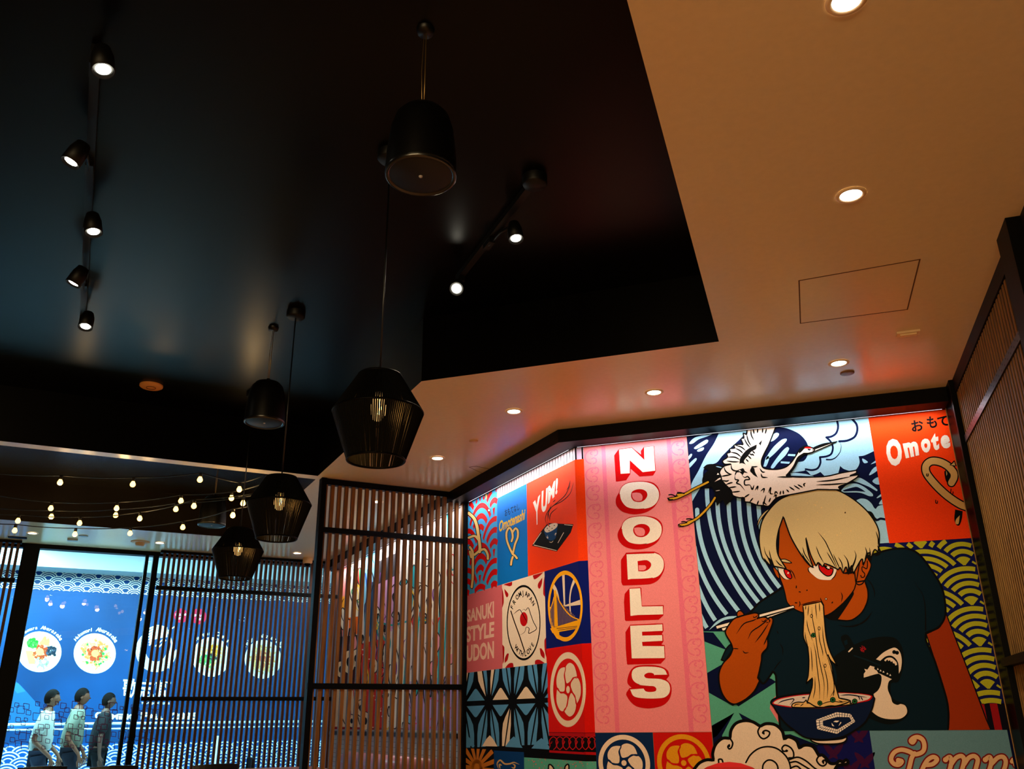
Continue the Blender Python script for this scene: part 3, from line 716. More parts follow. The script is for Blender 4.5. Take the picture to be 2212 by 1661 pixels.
# T-shirt print, seen low on the chest
T_ = Art('B', clip=rectB(WX0, 1.055, 1.117, 3.1)); DK = (2, 10, 12)
T_.fill('f', '100,430 180,350 330,270 480,210 640,180 770,190 840,250 880,370 870,540 820,680 740,700 760,860 900,930 940,1020 860,1110 700,1150 500,1080 400,1000 150,800 140,600', DK, 7.6)
T_.fill('f', '185,190 260,160 340,280! 240,330!', DK, 7.7); T_.fill('f', '220,230! 255,210! 262,260! 232,275!', SHIRT, 7.9)
T_.fill('f', '575,430! 650,360 730,315 790,303 840,350 860,440 850,540 828,590! 822,480 790,420 740,390 680,400 622,447!', CRM, 8)
T_.fill('f', '665,440! 700,415 750,415 800,460 808,490! 790,500! 780,475! 765,475! 755,450! 742,460! 728,440! 712,450! 700,432! 688,445! 680,455!', CRM, 8.4)
T_.disc((1780 + 776 / 5.12, 1340 + 350 / 5.12), 4.2, DK, 8.6, 12); T_.disc((1780 + 808 / 5.12, 1340 + 358 / 5.12), 4.2, DK, 8.6, 12)
T_.fill('f', '510,500! 560,515! 600,585! 620,590! 750,650! 715,680 705,760 740,850! 760,910 810,935 850,925 900,945 920,1010 890,1060 830,1090 700,1090 600,1060 512,995! 560,870! 548,815! 600,770 630,700 635,620 600,590 440,633! 440,590! 460,565! 445,535! 480,545!', CRM, 8)
for x, y in ((594, 538), (625, 555), (657, 568), (700, 588), (732, 605)): T_.fill('f', '%d,%d! %d,%d! %d,%d!' % (x - 10, y + 8, x, y - 12, x + 12, y + 8), WHT, 8.8)
T_.line('f', '335,390 480,440 620,500', 3.4, (4, 26, 34), 8.2, False); T_.line('f', '570,530 700,600 780,640', 6, DK, 8.3, False)
T_.line('f', '275,345 312,308', 3, CRM, 8.2, False)
T_.line('f', '398,300 425,318 410,340 | 420,280 430,310 455,300 | 440,285 445,310 465,310 | 400,325 425,325 422,350 | 440,352 440,328 465,322', 1.3, (180, 20, 30), 8.5, False)
o = T_.build('shirt_print', big); local(o); o['label'] = 'dark cartoon shark print on the T-shirt'

# arm, hand and chopsticks
Hd = Art('B', clip=rectB(WX0, 1.055, 1.117, 3.1))
shape(Hd, 'c', '285,440! 500,380! 1310,170! 1328,185! 1325,205! 300,485!', WHT, 17, 1.6)
shape(Hd, 'c', '360,470! 900,330! 1315,205! 1318,212! 1000,330! 380,510!', WHT, 16.8, 1.6)
Hd.fill('c', '190,500! 300,380 430,320 570,310! 520,340 400,365 300,420', LBL, 16.4)
SKA = (174, 74, 4)
shape(Hd, 'c', '470,690! 420,750 360,880! 400,910! 520,740!', SHIRT, 16.9, 2)
shape(Hd, 'c', '570,330! 565,270 600,238 640,260 665,300!', SKA, 17.4, 2)
shape(Hd, 'c', '500,370 570,325 700,290 800,268 845,280 855,320 830,345! 900,325 955,330 975,350! 1010,325 1040,350 1040,400 1020,460 970,600! 975,680 960,740 900,810 890,900 860,1050 840,1130! 865,1170! 800,1300 700,1400 600,1460 520,1480 440,1440 370,1340 330,1200 330,1060 380,940 470,840 510,750! 490,680 420,560 415,500', SKA, 18, 2.4)
Hd.line('c', '555,550 655,415 780,370 830,345 | 710,620 760,520 860,450 950,380 975,350 | 805,665 900,540 990,400 | 920,695 950,630 975,560 | 975,350 1000,370 990,400', 2.4, K, 19)
Hd.line('c', '780,310 790,330 820,320 850,290 | 890,365 910,385 940,370 960,340 | 950,400 985,395 | 510,740 590,745 | 640,768 670,800 722,795', 2, K, 19)
Hd.line('c', '840,1125 870,1000 895,850', 1.6, K, 19)
o = Hd.build('hand_with_chopsticks', big); local(o); o['label'] = 'printed brown forearm and hand holding two cream chopsticks'

# noodles and bowl
NO = (232, 186, 110)
N_ = Art('B', clip=wq)
shape(N_, 'e', '200,300 240,240 400,190 620,155 850,130 1350,115 1700,130 1900,160 1950,200 1970,230! 1920,420 1800,640 1600,790 1450,870 1300,910 1100,930 900,915 760,880 600,770 440,640 330,500 250,370', (4, 22, 54), 16, 2.6)
N_.fill('e', '225,300 300,240 450,200 640,170 850,150 1350,125 1700,140 1880,165 1930,195 1880,260 1700,300 1500,350 1200,385 900,395 600,385 400,360 240,325', RED, 17)
N_.fill('e', '245,298 320,250 470,212 650,182 850,164 1350,136 1690,150 1850,172 1905,195 1850,245 1680,290 1480,335 1200,370 900,382 620,372 420,345 265,318', (222, 206, 190), 17.4)
N_.line('e', '315,315 400,270 590,235 520,340 | 1380,175 1550,165 1840,210 | 1590,175 1690,190 1720,260 | 1730,195 1770,260 | 730,215 790,210', 2.4, (6, 20, 50), 18)
shape(N_, 'e', '560,370 570,320 650,290 760,290 800,250! 830,300 1000,290 1300,220 1480,240 1560,270 1550,310 1620,290! 1610,320 1450,345 1200,372 900,384 640,380', NO, 18, 1.8)
shape(N_, 'c', '1440,170! 1610,135! 1680,120! 1712,170! 1725,350 1750,600 1800,780 1895,970! 1810,900 1770,820 1820,960 1860,1180 1880,1260! 1920,1400! 2060,1440 1900,1500 1640,1520 1500,1450! 1560,1260 1570,1130! 1480,1205! 1510,1100 1520,900 1505,720! 1450,600 1445,480 1452,320', NO, 19, 2)
N_.line('c', '1480,170 1475,230 | 1515,165 1505,310 | 1560,190 1565,330 1600,520 1640,800 1680,1000 1720,1200 1715,1420 | 1610,140 1610,200 1625,350 | 1655,130 1665,260 | 1490,360 1510,480 1570,640 | 1465,520 1480,620 1505,700', 1.8, K, 20)
N_.line('c', '1580,660 1610,800 1630,1000 1660,1250 1660,1420 | 1545,720 1560,900 1565,1050 | 1600,1110 1600,1280 1575,1410 | 1700,440 1710,600 1740,760 1770,850 | 1650,470 1660,620 1700,780 1705,840 | 1700,920 1750,1100 1770,1250 1760,1400 | 1860,1290 1840,1380 | 1730,760 1800,960 1850,1180 1850,1300 1800,1390', 1.8, K, 20)
N_.line('e', '600,370 620,330 700,320 | 800,310 870,310 940,370 | 1010,380 1100,310 1250,275 1400,290 1530,260 | 1080,375 1200,350 1320,350 | 1350,260 1440,290 | 700,360 760,310', 1.8, K, 20)
for v, x, y, rx in (('c', 1580, 565, 4.2), ('e', 1035, 305, 4.4), ('e', 1255, 250, 5), ('e', 1630, 275, 4.8)):
    ox, oy, k = VW[v]; N_.disc((ox + x / k, oy + y / k), rx + 1.3, K, 20.5, 14); N_.disc((ox + x / k, oy + y / k), rx, (28, 96, 46), 21, 14, rx * .45)
for v, x, y in (('c', 1555, 310), ('c', 1655, 475), ('c', 1735, 970)):
    ox, oy, k = VW[v]; N_.disc((ox + x / k, oy + y / k), 3.0, K, 20.5, 12, 1.8, ry=4.4)
shape(N_, 'e', '865,915! 1000,940 1200,935 1400,915 1495,880! 1490,930 1440,975 1330,1000 1150,1005 1000,995 900,955', CRM, 17, 2.4)
# hexagonal woven emblem on the bowl: an open lattice band round a small triangle of leaves
hexo = [(970, 590), (1320, 460), (1560, 490), (1640, 620), (1330, 830), (990, 750)]; hexi = [(1085, 610), (1330, 540), (1540, 545), (1575, 610), (1330, 755), (1090, 690)]
E2P = lambda x, y: (1640 + x / 7.9, 1480 + y / 7.9)
for i in range(6):
    a, b = hexo[i], hexo[(i + 1) % 6]; c_, d_ = hexi[i], hexi[(i + 1) % 6]
    L_ = math.hypot(b[0] - a[0], b[1] - a[1]); nseg = max(3, int(L_ / 42))
    for j in range(nseg):
        u0, u1 = (j + .08) / nseg, (j + .86) / nseg
        lerp = lambda p, q_, t: (p[0] + (q_[0] - p[0]) * t, p[1] + (q_[1] - p[1]) * t)
        for v0, v1 in ((0, .42), (.52, 1)):
            P0, P1 = lerp(a, b, u0), lerp(a, b, u1); Q0, Q1 = lerp(c_, d_, u0), lerp(c_, d_, u1)
            N_.poly([E2P(*lerp(P0, Q0, v0)), E2P(*lerp(P1, Q1, v0)), E2P(*lerp(P1, Q1, v1)), E2P(*lerp(P0, Q0, v1))], WHT, 18)
N_.fill('e', '1265,625! 1300,605 1365,608! 1330,632', WHT, 18); N_.fill('e', '1390,625! 1402,640 1355,697! 1370,660', WHT, 18); N_.fill('e', '1235,640! 1250,660 1282,702! 1245,690', WHT, 18)
o = N_.build('noodle_bowl', big); local(o); o['label'] = 'printed navy bowl with red rim and noodles hanging from the mouth into it'

# the crane
C_ = Art('B', clip=rectB(-1.0, 1.055, 1.117, 3.1)); CW = (246, 226, 206)
C_.fill('a', '395,555! 440,520 520,515 640,545 700,600! 640,720! 720,860 700,910 640,970! 610,900! 545,970! 530,900! 520,820! 480,760 420,780! 385,700 410,620 460,580!', K, 19)
for s1_, s2_ in (('450,710 380,745 290,790 200,840 120,850 | 200,840 110,880 30,895', 'x'), ('525,880 480,950 400,1040 320,1110 230,1150 | 300,1120 220,1165 140,1180', 'x')):
    C_.line('a', s1_, 7.5, K, 19, False); C_.line('a', s1_, 4, (214, 160, 30), 20, False)
C_.line('a', '8,882 35,900 70,900 | 20,850 55,846 95,862 120,858 | 112,824 150,824 195,836 | 128,1172 160,1190 190,1188 | 158,1143 195,1140 225,1152 | 212,1112 250,1108 290,1116', 2.6, K, 20.5, False)
C_.line('a', '535,540 575,548 625,562', 2, LBL, 19.5); C_.fill('a', '545,632! 572,628! 556,610!', CW, 19.5); C_.fill('a', '520,708! 560,672! 600,655! 606,668!', CW, 19.5); C_.line('a', '530,806 578,799', 1.2, CW, 19.5)
shape(C_, 'a', '870,60! 1230,50! 1185,112! 1110,300 1060,400 1030,480 1040,545 1090,568 1200,572 1290,548 1350,500 1400,430 1450,350 1490,330 1560,335 1600,345 1600,378 1540,398 1490,402 1440,450 1400,530 1350,600 1300,640 1400,655 1600,655 1750,645 1900,610 2062,582! 2060,612 1990,642 2092,628! 2060,665 1960,725 1870,762 1895,795! 1640,790! 1380,840! 1200,880 1110,970 1050,965 980,960 900,930 850,922 840,880 790,880 720,855 700,800 640,740 600,690 590,650 575,600 620,540 700,515 630,515 608,480 660,440 655,400 690,385 685,350 740,340 730,310 800,300 830,300 808,240 840,230 832,180 870,190', CW, 21, 2.2)
shape(C_, 'a', '1590,340! 1720,300 1855,268! 1760,312 1590,384!', CW, 20.8, 1.6)
C_.fill('a', '1600,360! 1855,268! 1700,290 1590,335', K, 22)
C_.fill('a', '1440,400! 1435,365 1465,330 1510,312 1560,322 1580,338 1500,345 1470,375', K, 22); C_.fill('a', '1495,338 1530,326 1572,336 1545,347', (206, 10, 10), 23)
C_.fill('a', '1530,350! 1570,350! 1555,368! 1535,362!', K, 22)
C_.fill('a', '1490,390! 1530,400 1500,410 1450,450 1400,530 1330,620 1290,640! 1370,540 1420,440', K, 22)
C_.fill('a', '790,510! 800,450 850,380 900,340 980,300! 970,350 920,380 880,430 840,480 860,520! 820,505', K, 22); C_.fill('a', '1000,290! 1040,250! 1020,315!', K, 22)
for s_ in ('870,190 885,260 920,320', '840,230 870,290 910,340', '915,140 920,200 950,260', '940,130 950,190', '1045,125 1040,180', '990,130 985,180', '1085,130 1070,190',
           '740,340 800,370 830,400', '690,385 760,400 810,440', '660,440 740,440 800,470', '650,480 720,490 790,490', '740,310 810,330 860,370',
           '900,400 930,420', '880,420 920,460', '860,460 890,490', '930,370 960,400', '925,400 950,425',
           '700,515 710,570 760,590 800,570', '740,640 760,600 800,600', '620,540 640,590 680,620 710,625', '590,650 640,640 700,630', '740,640 745,680 780,690 760,720 800,740 850,800',
           '820,640 840,600 880,610', '820,640 850,660 880,650 900,680 850,690 850,740 900,740 920,760', '920,540 950,545 990,540 | 925,545 915,590 950,620 990,660', '1010,560 1040,600 1070,600 | 1025,615 1040,655 1100,660',
           '1200,655 1300,655 1400,655', '600,690 650,700 680,690', '640,740 690,720 720,715', '660,775 720,765 760,760', '700,820 760,815 800,810',
           '1625,705 1800,690 2000,650', '1625,740 1800,735 1960,720', '910,745 930,790 950,740', '960,800 990,755 985,800', '1020,810 1060,780 1050,830', '1100,830 1130,770 1125,830 1160,840',
           '1170,850 1185,815 1210,840', '1230,850 1240,805', '1270,845 1265,800', '1330,820 1300,790', '1390,800 1330,760', '1450,790 1380,745', '1480,770 1420,735', '1500,760 1490,735 1510,720',
           '840,880 900,840', '900,930 940,880', '980,960 1000,910', '1050,965 1050,920', '1080,850 1060,930 1090,960', '1130,880 1110,930', '1160,870 1190,850 1180,890'):
    C_.line('a', s_, 3.1, K, 22.5)
C_.fill('a', '920,545! 950,560 960,600 990,660! 940,630 915,590', K, 22); C_.fill('a', '790,575! 830,560 850,590! 830,610!', K, 22); C_.fill('a', '820,630! 780,590! 840,600!', K, 22)
o = C_.build('crane', big); local(o); o['label'] = 'printed white crane with black tail and yellow legs flying above the head'
# cloud under the elbow
D_ = Art('B', clip=rectB(-.9, 1.055, .6, 3.1))
shape(D_, 'g', '-150,900! -60,790 40,745 130,750! 120,660 160,540 250,460 350,460! 365,350 430,260 540,225 650,240 750,300! 830,265 950,280 1040,360 1070,470! 1130,440 1230,490 1270,590! 1340,550 1450,570 1530,690! 1570,680 1620,720 1680,790 1760,790 1800,760 1850,770 1890,745 1915,770 1900,800 1780,820 1740,880 1700,960! 200,1100! -100,1100!', CRM, 20, 5)
D_.line('g', '750,300 720,370 750,440 800,465 860,430 875,380 830,355 790,370 800,400 | 350,460 385,520 370,580 340,600 320,570 340,545 | 1130,720 1190,710 1190,640 1150,580 1080,550 1040,590 1060,630 1110,625 | 1530,690 1500,750 1540,810 1590,825 1630,790 1610,750 1580,760 1590,790', 3.6, K, 21, False)
D_.line('g', '560,780 620,680 720,600 840,570 960,590 1060,660 1120,740 1150,830 1160,960 | 780,900 790,810 840,755 900,750 960,790 985,850 985,960 | 1140,740 1250,710 1360,760 1480,860 1600,920 | 1150,780 1230,770 1340,830 1450,900 | 1160,850 1240,830 1320,900 | 200,780 200,740 240,740 255,775', 3.6, K, 21, False)
for x, y in ((790, 385), (335, 560), (1100, 625), (1585, 770)): D_.disc((1520 + x / 6.144, 1520 + y / 6.144), 3, K, 21.5, 12)
o = D_.build('cloud', big); local(o); o['label'] = 'printed cream swirling cloud at the foot of the picture'

# ---- orange panel, upper right
OQ = rectB(.562, 1.055, 2.242, 3.1)
O_ = Art('B', clip=OQ); O_.poly(OQ, ORG, 5)
om = under(O_.build('orange_panel'), MB_, 'orange panel with Omote lettering and a looped noodle at the upper right corner')
O_ = Art('B', clip=OQ)
I9 = lambda x, y: (1740 + x / 5.536, 880 + y / 5.536)
def word(A, chars, col, L, bold, view):
    for ch, x0, x1, yt, yb, sl in chars:
        f = view
        A.text(ch, [f(x0 + sl[0], yt + sl[1]), f(x1 + sl[0], yt - sl[1]), f(x1, yb - sl[2]), f(x0, yb + sl[2])], col, L, bold=bold)
for ch, q_ in (('O', ((945, 385), (1140, 365), (1165, 690), (990, 710))), ('m', ((1160, 430), (1340, 400), (1360, 570), (1200, 610))), ('o', ((1365, 385), (1490, 360), (1500, 530), (1400, 550))),
               ('t', ((1480, 320), (1590, 300), (1600, 500), (1530, 525))), ('e', ((1605, 340), (1720, 320), (1740, 480), (1630, 500)))):
    O_.text(ch, [I9(*p) for p in q_], WHT, 7, bold=.055)
o = local(O_.build('lettering', om)); o['label'] = 'cream Omote lettering'
O_ = Art('B', clip=OQ)
for ch, q_ in (('お', ((1255, 160), (1400, 140), (1420, 275), (1275, 295))), ('も', ((1440, 115), (1560, 95), (1580, 240), (1460, 255))), ('て', ((1570, 115), (1700, 95), (1720, 215), (1590, 235)))):
    O_.text(ch, [I9(*p) for p in q_], K, 7, bold=.03)
o = local(O_.build('japanese_lettering', om)); o['label'] = 'black Japanese characters'
O_ = Art('B', clip=OQ)
for w_, col, L in ((20, K, 6), (14.5, (206, 160, 90), 7)):
    O_.line('i', '1960,1200 1850,1160 1700,1060 1560,930 1450,790 1440,700 1500,645 1600,650 1700,700 1770,780 1775,840 1745,900', w_, col, L, False)
O_.fill('i', '1660,770 1690,740! 1760,850 1750,880 1720,915 1680,880', K, 6); O_.fill('i', '1680,755! 1695,790 1685,820!', (206, 160, 90), 8)
O_.fill('i', '1730,690! 1780,640! 1800,700! 1780,700!', (206, 160, 90), 7, out=2)
O_.fill('i', '1790,1220! 1880,1240! 1870,1330 1840,1410 1800,1400 1780,1330', K, 7); O_.fill('i', '1845,1290! 1830,1390 1795,1390 1800,1340', (206, 160, 90), 8)
O_.line('i', '1450,790 1448,815 1465,820 1468,790 | 1740,970 1738,1030 1760,1035 1765,1005 | 1558,1105 1558,1140 1575,1145 1580,1115', 2, K, 8, False)
o = local(O_.build('noodle_loop', om)); o['label'] = 'beige noodle looped like half a heart'
# ---- teal panel, lower right
TQ = rectB(.276, 1.03, .6, 1.116)
T2 = Art('B', clip=TQ); T2.poly(TQ, (96, 140, 152), 5)
tp = under(T2.build('tempura_panel'), MB_, 'grey-blue panel with cream red-outlined script reading Temp at the lower right')
T2 = Art('B', clip=TQ)
tem = ['1000,1325 980,1350 960,1330 990,1300 1040,1290 1090,1320 1110,1380 1100,1440 1060,1470 1000,1480 940,1450 860,1430 790,1450 750,1500 745,1550 780,1590 830,1595 860,1560 820,1545',
       '1000,1470 970,1520 950,1600 920,1720 900,1800', '1110,1600 1200,1590 1250,1540 1210,1510 1150,1540 1100,1620 1080,1700 1130,1760',
       '1340,1540 1390,1510 1410,1560 1390,1650 1370,1740', '1400,1600 1460,1520 1520,1500 1550,1540 1530,1640 1500,1740', '1550,1590 1600,1520 1660,1500 1700,1540 1680,1640 1660,1740',
       '1780,1540 1830,1510 1850,1560 1830,1650 1800,1760', '1850,1590 1920,1520 1980,1510 2010,1560 1990,1650 1940,1700 1880,1700', '2080,1560 2100,1540 2120,1600']
for w_, col, L in ((15.5, (120, 14, 18), 7), (9.5, (224, 180, 130), 12)):
    for k_, s_ in enumerate(tem): T2.line('f', s_, w_, col, L + k_ * .4, False)
    for x, y in ((985, 1330), (825, 1565), (1345, 1540), (1785, 1540)):
        T2.disc((1780 + x / 5.12, 1340 + y / 5.12), w_ / 2 + 1, col, L + 3.8, 14)
o = local(T2.build('lettering', tp))
# ---------------------------------------------------------------- diagonal wall: patchwork of printed panels
zA = lambda x, y: float(onp(x, y, NA, DA)[2]); uA = lambda x, y: float(onp(x, y, NA, DA) @ np.array([S, -S, 0]))
UC = float(np.array([pb[0], pb[1], 0]) @ np.array([S, -S, 0])); UL = -7.40
u1, u2, u3, u4, u5 = uA(1074.3, 1160), uA(1139, 1140), uA(1085, 1360), uA(1180, 1400), uA(1186, 1600)
zO = zA(1139.5, 1245.5); zS = zA(1086, 1443.6); zWb = zA(1220, 1395.5); zT = zA(1106, 1060.5); zC = 1.116; zLb = zA(1187, 1624.5)
LIMB = [pxp((-1.507, YB, 3.3)), (1400, 800), (1400, 1800), pxp((-1.507, YB, .3))]
def rectS(z0, z1): return rectB(-1.507, -1.437, z0, z1)
def panelA(label, u0, u1_, z0, z1, ground, draw=None, strip=False, name='printed_panel', lift=0):
    q = rectA(u0, u1_, z0, z1)
    a = Art('A', clip=q); a.lift = lift; a.poly(q, ground, 0)
    if draw: draw(a)
    if strip:
        b = Art('B', clip=rectS(z0, z1)); b.lift = lift; b.poly(rectS(z0, z1), ground, 0)
        if draw: draw(b)
        for i, f in enumerate(b.mb.f): a.mb.face([b.mb.v[k] for k in f], b.mb.mats[b.mb.m[i]])
    return under(a.build(name), MA_, label.replace('printed ', ''))
# red wave scales on blue with a noodle
def d_wave(a):
    g = Art('A', uv=True); g.mb = a.mb
    R_ = abs(zA(1040, 1174) - zA(1042, 1264)) * .98; cu = uA(1036.7, 1249)
    cz_ = zA(1036.7, 1249) - .135 * R_
    seigaiha(g, UL, u1 - .003, zO + .004, 3.1, R_ * .8, ((1, .87), (.74, .60), (.47, .33), (.22, 0)), (196, 6, 8), 1, cx=cu, cz=cz_, squash=1.25, gap=1.1, n=30)
    for w_, col, L in ((9.5, K, 2), (6.2, (226, 186, 112), 3)):
        a.line('m', '100,1330 190,1420 240,1560 265,1720 290,1900 283,1990', w_, col, L, False)
        a.line('n', '100,90 200,60 260,120 | 120,250 165,330 170,600 165,800 150,930 | 200,380 290,310 370,290 420,370 425,450 | 120,330 140,420', w_ * .8, col, L, False)
        a.line('m', '340,960 390,1000 400,1090', w_ * .7, col, L, True)
    a.disc((1000 + 445 / 7.9, 940 + 1280 / 7.9), 3.6, K, 2, 10); a.disc((1000 + 445 / 7.9, 940 + 1280 / 7.9), 2.4, CRM, 3, 10)
panelA('printed panel of red wave scales on light blue with a cream noodle, beside the screen post', UL, u1, zO, 3.1, (60, 156, 206), d_wave)
# black and white stripes along the top
def d_str(a):
    g = Art('A', uv=True); g.mb = a.mb; n = 30
    for i in range(n):
        u = u1 + (UC - u1) * (i + .35) / n; g.poly([(u, 3.1), (u + .008, 3.1), (u + .008, zT), (u, zT)], (30, 24, 24), 1)
o = panelA('narrow printed band of white and black vertical stripes along the top of the diagonal wall', u1, UC, zT, 3.1, (236, 214, 220), d_str, False)
b = Art('B', uv=True); b.poly([(-1.507, 3.1), (-1.437, 3.1), (-1.437, zT), (-1.507, zT)], (226, 190, 214), 0)
for x in (-1.503, -1.452): b.poly([(x, 3.1), (x + .012, 3.1), (x + .012, zT), (x, zT)], (14, 10, 12), 1)
local(b.build('corner_return', o))
# blue Omotenashi
def d_omo(a):
    x = 'Omotenashi'; tl, tr, br, bl = (1078, 1126), (1135, 1098), (1134, 1122), (1078, 1150)
    a.text(x, [tl, tr, br, bl], (240, 186, 40), 2, bold=.03, shear=.15)
    a.text('おもてなし', [(1090, 1101), (1121, 1087), (1122, 1101), (1091, 1116)], K, 2, bold=.01)
    for w_, col, L in ((6.4, K, 2), (4.2, (232, 190, 116), 3)):
        a.line('n', '850,370 800,270 750,130 745,0 790,-80 835,-20 850,80 830,150 | 850,370 890,200 935,80 935,-30 900,-70 870,-40 845,0 | 850,370 890,400 920,440 | 850,420 830,480 820,550', w_, col, L, False)
panelA('blue printed panel with yellow Omotenashi lettering and a noodle heart', u1, u2, zO, zT, (4, 112, 196), d_omo)
# orange YUM!
def d_yum(a):
    for ch, q_ in (('Y', ((1195, 1150), (1320, 1010), (1290, 1500), (1240, 1550))), ('U', ((1345, 960), (1450, 890), (1430, 1290), (1335, 1330))), ('M', ((1455, 880), (1575, 770), (1560, 1050), (1450, 1180))), ('!', ((1585, 740), (1625, 725), (1610, 1000), (1575, 1020)))):
        a.text(ch, [(1000 + x / 7.9, 940 + y / 7.9) for x, y in q_], WHT, 2, bold=.05)
    a.line('m', '1430,1520 1405,1440 1430,1340 1500,1240 1620,1140 1740,1030 1810,900 1835,860 | 1440,1480 1450,1350 1520,1220 1700,1120 1830,990 1885,810 | 1480,1470 1500,1340 1615,1235 | 1470,1440 1460,1330 1510,1180 | 1770,940 1810,870 1830,770 | 1535,1145 1580,1100', 1.6, K, 2)
    a.fill('m', '1310,1670! 1450,1500! 1885,1520! 1840,1660! 1600,1985! 1180,1885! 1200,1850!', K, 2)
    a.line('n', '1210,215 1600,310 | 1200,200 1335,0 | 1620,180 1720,0', 1.3, CRM, 3, False); a.line('m', '1730,1525 1870,1540', 1.2, CRM, 3, False)
    a.fill('m', '1380,1640! 1620,1500! 1600,1680! 1570,1770 1500,1800 1430,1770!', (8, 62, 110), 3); a.fill('m', '1390,1610 1450,1540 1560,1500 1615,1515 1600,1570 1520,1630 1430,1660', CRM, 4)
    for x, y in ((1440, 1590), (1480, 1560), (1520, 1590), (1560, 1540), (1470, 1630)): a.disc((1000 + x / 7.9, 940 + y / 7.9), 1.2, K, 5, 6)
    a.line('m', '1440,1480 1460,1530 1470,1560', 2.4, (220, 30, 20), 5); a.line('n', '1420,70 1450,100 1440,50 | 1560,40 1590,10 1570,60 | 1470,160 1510,170 1545,140', 1.3, CRM, 5)
panelA('orange printed panel with YUM! and a steaming bowl on a black tray', u2, UC, zO, zT, ORG, d_yum, True)
# pink SANUKI STYLE UDON
def d_san(a):
    for t, q_ in (('SANUKI', ((1009, 1318), (1067, 1298), (1067, 1334), (1009, 1344))), ('STYLE', ((1007, 1354), (1068, 1342), (1067, 1376), (1007, 1388))), ('UDON', ((1008, 1394), (1067, 1384), (1067, 1422), (1008, 1430)))):
        a.text(t, q_, (240, 196, 176), 2, bold=.035)
panelA('dusty pink printed panel with cream SANUKI STYLE UDON lettering', UL, u3, zS, zO - .001, (214, 104, 112), d_san)
# cream FROM JAPAN WITH LOVE
def d_jap(a):
    a.disc((1131, 1345), 36.5, K, 2, 60, 34.4, ry=81.5)
    for ch, x, y, t in (('F', 1106, 1311, -62), ('R', 1110.5, 1300.5, -52), ('O', 1116.4, 1290.5, -40), ('M', 1122.5, 1284, -28), ('J', 1131.3, 1281, -5), ('A', 1136.6, 1282.5, 8), ('P', 1142, 1287, 28), ('A', 1146.8, 1293.5, 42), ('N', 1151.5, 1302, 55),
                        ('W', 1114.5, 1397.5, 48), ('I', 1119.5, 1405, 38), ('T', 1123, 1408.5, 28), ('H', 1127.6, 1411.5, 12), ('L', 1135.2, 1411.8, -12), ('O', 1140, 1408, -28), ('V', 1145.3, 1401, -42), ('E', 1150.5, 1392, -56)):
        r_ = math.radians(t); ux = (math.cos(r_) * 8.2, math.sin(r_) * 13); uy = (math.sin(r_) * 8.2, -math.cos(r_) * 15)
        a.glyph(ch, (x - uy[0] * .35, y - uy[1] * .35), ux, uy, K, 2, bold=.03)
    a.disc((1131.4, 1337.3), 8.3, (190, 8, 14), 2, 24, ry=15.3)
    a.line('n', '815,1335 880,1530 960,1750 1060,2050', 2.4, (40, 22, 10), 3, False)
    a.line('n', '850,1405 920,1345 970,1320 1000,1360 1060,1470 1110,1560 | 1000,1345 1040,1310 1070,1330 1115,1285 1150,1380 1200,1520 1255,1640 1180,1700 1120,1720 1130,1640 1080,1620 1050,1700 960,1760', 1.5, K, 3)
    for v, s_ in (('n', '700,890 840,840! 835,900 800,920! 740,905'), ('n', '1190,735! 1370,680! 1290,760 1220,800'), ('n', '665,940! 690,1050 695,1200 670,1290!'), ('n', '705,960! 770,1040 770,1090 745,1105 720,1050'), ('n', '1355,770! 1345,880 1310,960 1280,930 1285,870'),
                  ('n', '1400,700! 1400,1100! 1370,1050 1375,880'), ('o', '455,225! 478,260 470,420 458,450!'), ('o', '530,330! 510,330 485,380 482,440! 515,400'), ('o', '485,495! 530,445 575,440 585,490!'), ('o', '885,270! 905,270 940,330 940,390! 900,350'), ('o', '830,460! 835,410 880,400 945,440!'), ('o', '960,140! 940,180 945,300 970,400!')):
        a.fill(v, s_, (176, 10, 16), 2)
panelA('cream printed panel with a black ring, flag and the words FROM JAPAN WITH LOVE', u3, u4, zS - .0005, zO, (240, 222, 198), d_jap)
# blue bridge emblem
GOLD = (250, 176, 16)
def d_bri(a):
    a.disc((1221, 1309), 37.6, GOLD, 3, 60, 33.2, ry=76.5)
    for s_ in ('1690,700! 1735,700! 1745,1250! 1722,1260!', '1885,790! 1920,840! 1860,970 1835,1150 1845,1400! 1820,1330 1812,1150 1835,960', '1550,870! 1600,960 1640,1100 1650,1200! 1600,1080 1520,930!', '1720,1250! 2000,1150! 2005,1235! 1740,1265!', '1465,1275! 1510,1270! 1480,1340! 1462,1320!'):
        a.fill('n', s_, CRM, 2)
    a.fill('n', '1550,990! 1590,985! 1600,1150 1620,1600! 1560,1610! 1555,1200', GOLD, 4)
    a.line('n', '1600,1050 1650,1180 1750,1330 1850,1430 1980,1490', 2.4, GOLD, 4, False); a.line('n', '1555,1100 1530,1200 1480,1340', 2, GOLD, 4, False)
    for i in range(13):
        x = 1615 + i * 24; yt = 1120 + (x - 1600) * .98; yb = 1600 - (x - 1600) * .3
        if yb > yt: a.line('n', '%d,%d %d,%d' % (x, yt, x + 12, yb), 1.2, (150, 116, 96), 3.5, False)
    for i in range(4): a.line('n', '%d,%d %d,%d' % (1495 + i * 16, 1330 - i * 50, 1500 + i * 16, 1600), 1.2, (150, 116, 96), 3.5, False)
    a.fill('n', '1490,1640! 1980,1490! 1990,1560! 1960,1640! 1530,1720!', GOLD, 4); a.line('n', '1600,1640 1950,1600 | 1620,1670 1940,1625', 1.1, (20, 20, 60), 5, False)
    a.fill('n', '1530,1700! 1640,1680! 1650,1830! 1600,1810!', GOLD, 3.6)
panelA('navy printed panel with a golden oval bridge emblem, wrapping round the wall corner', u4, UC, zWb, zO, (6, 22, 104), d_bri, True)
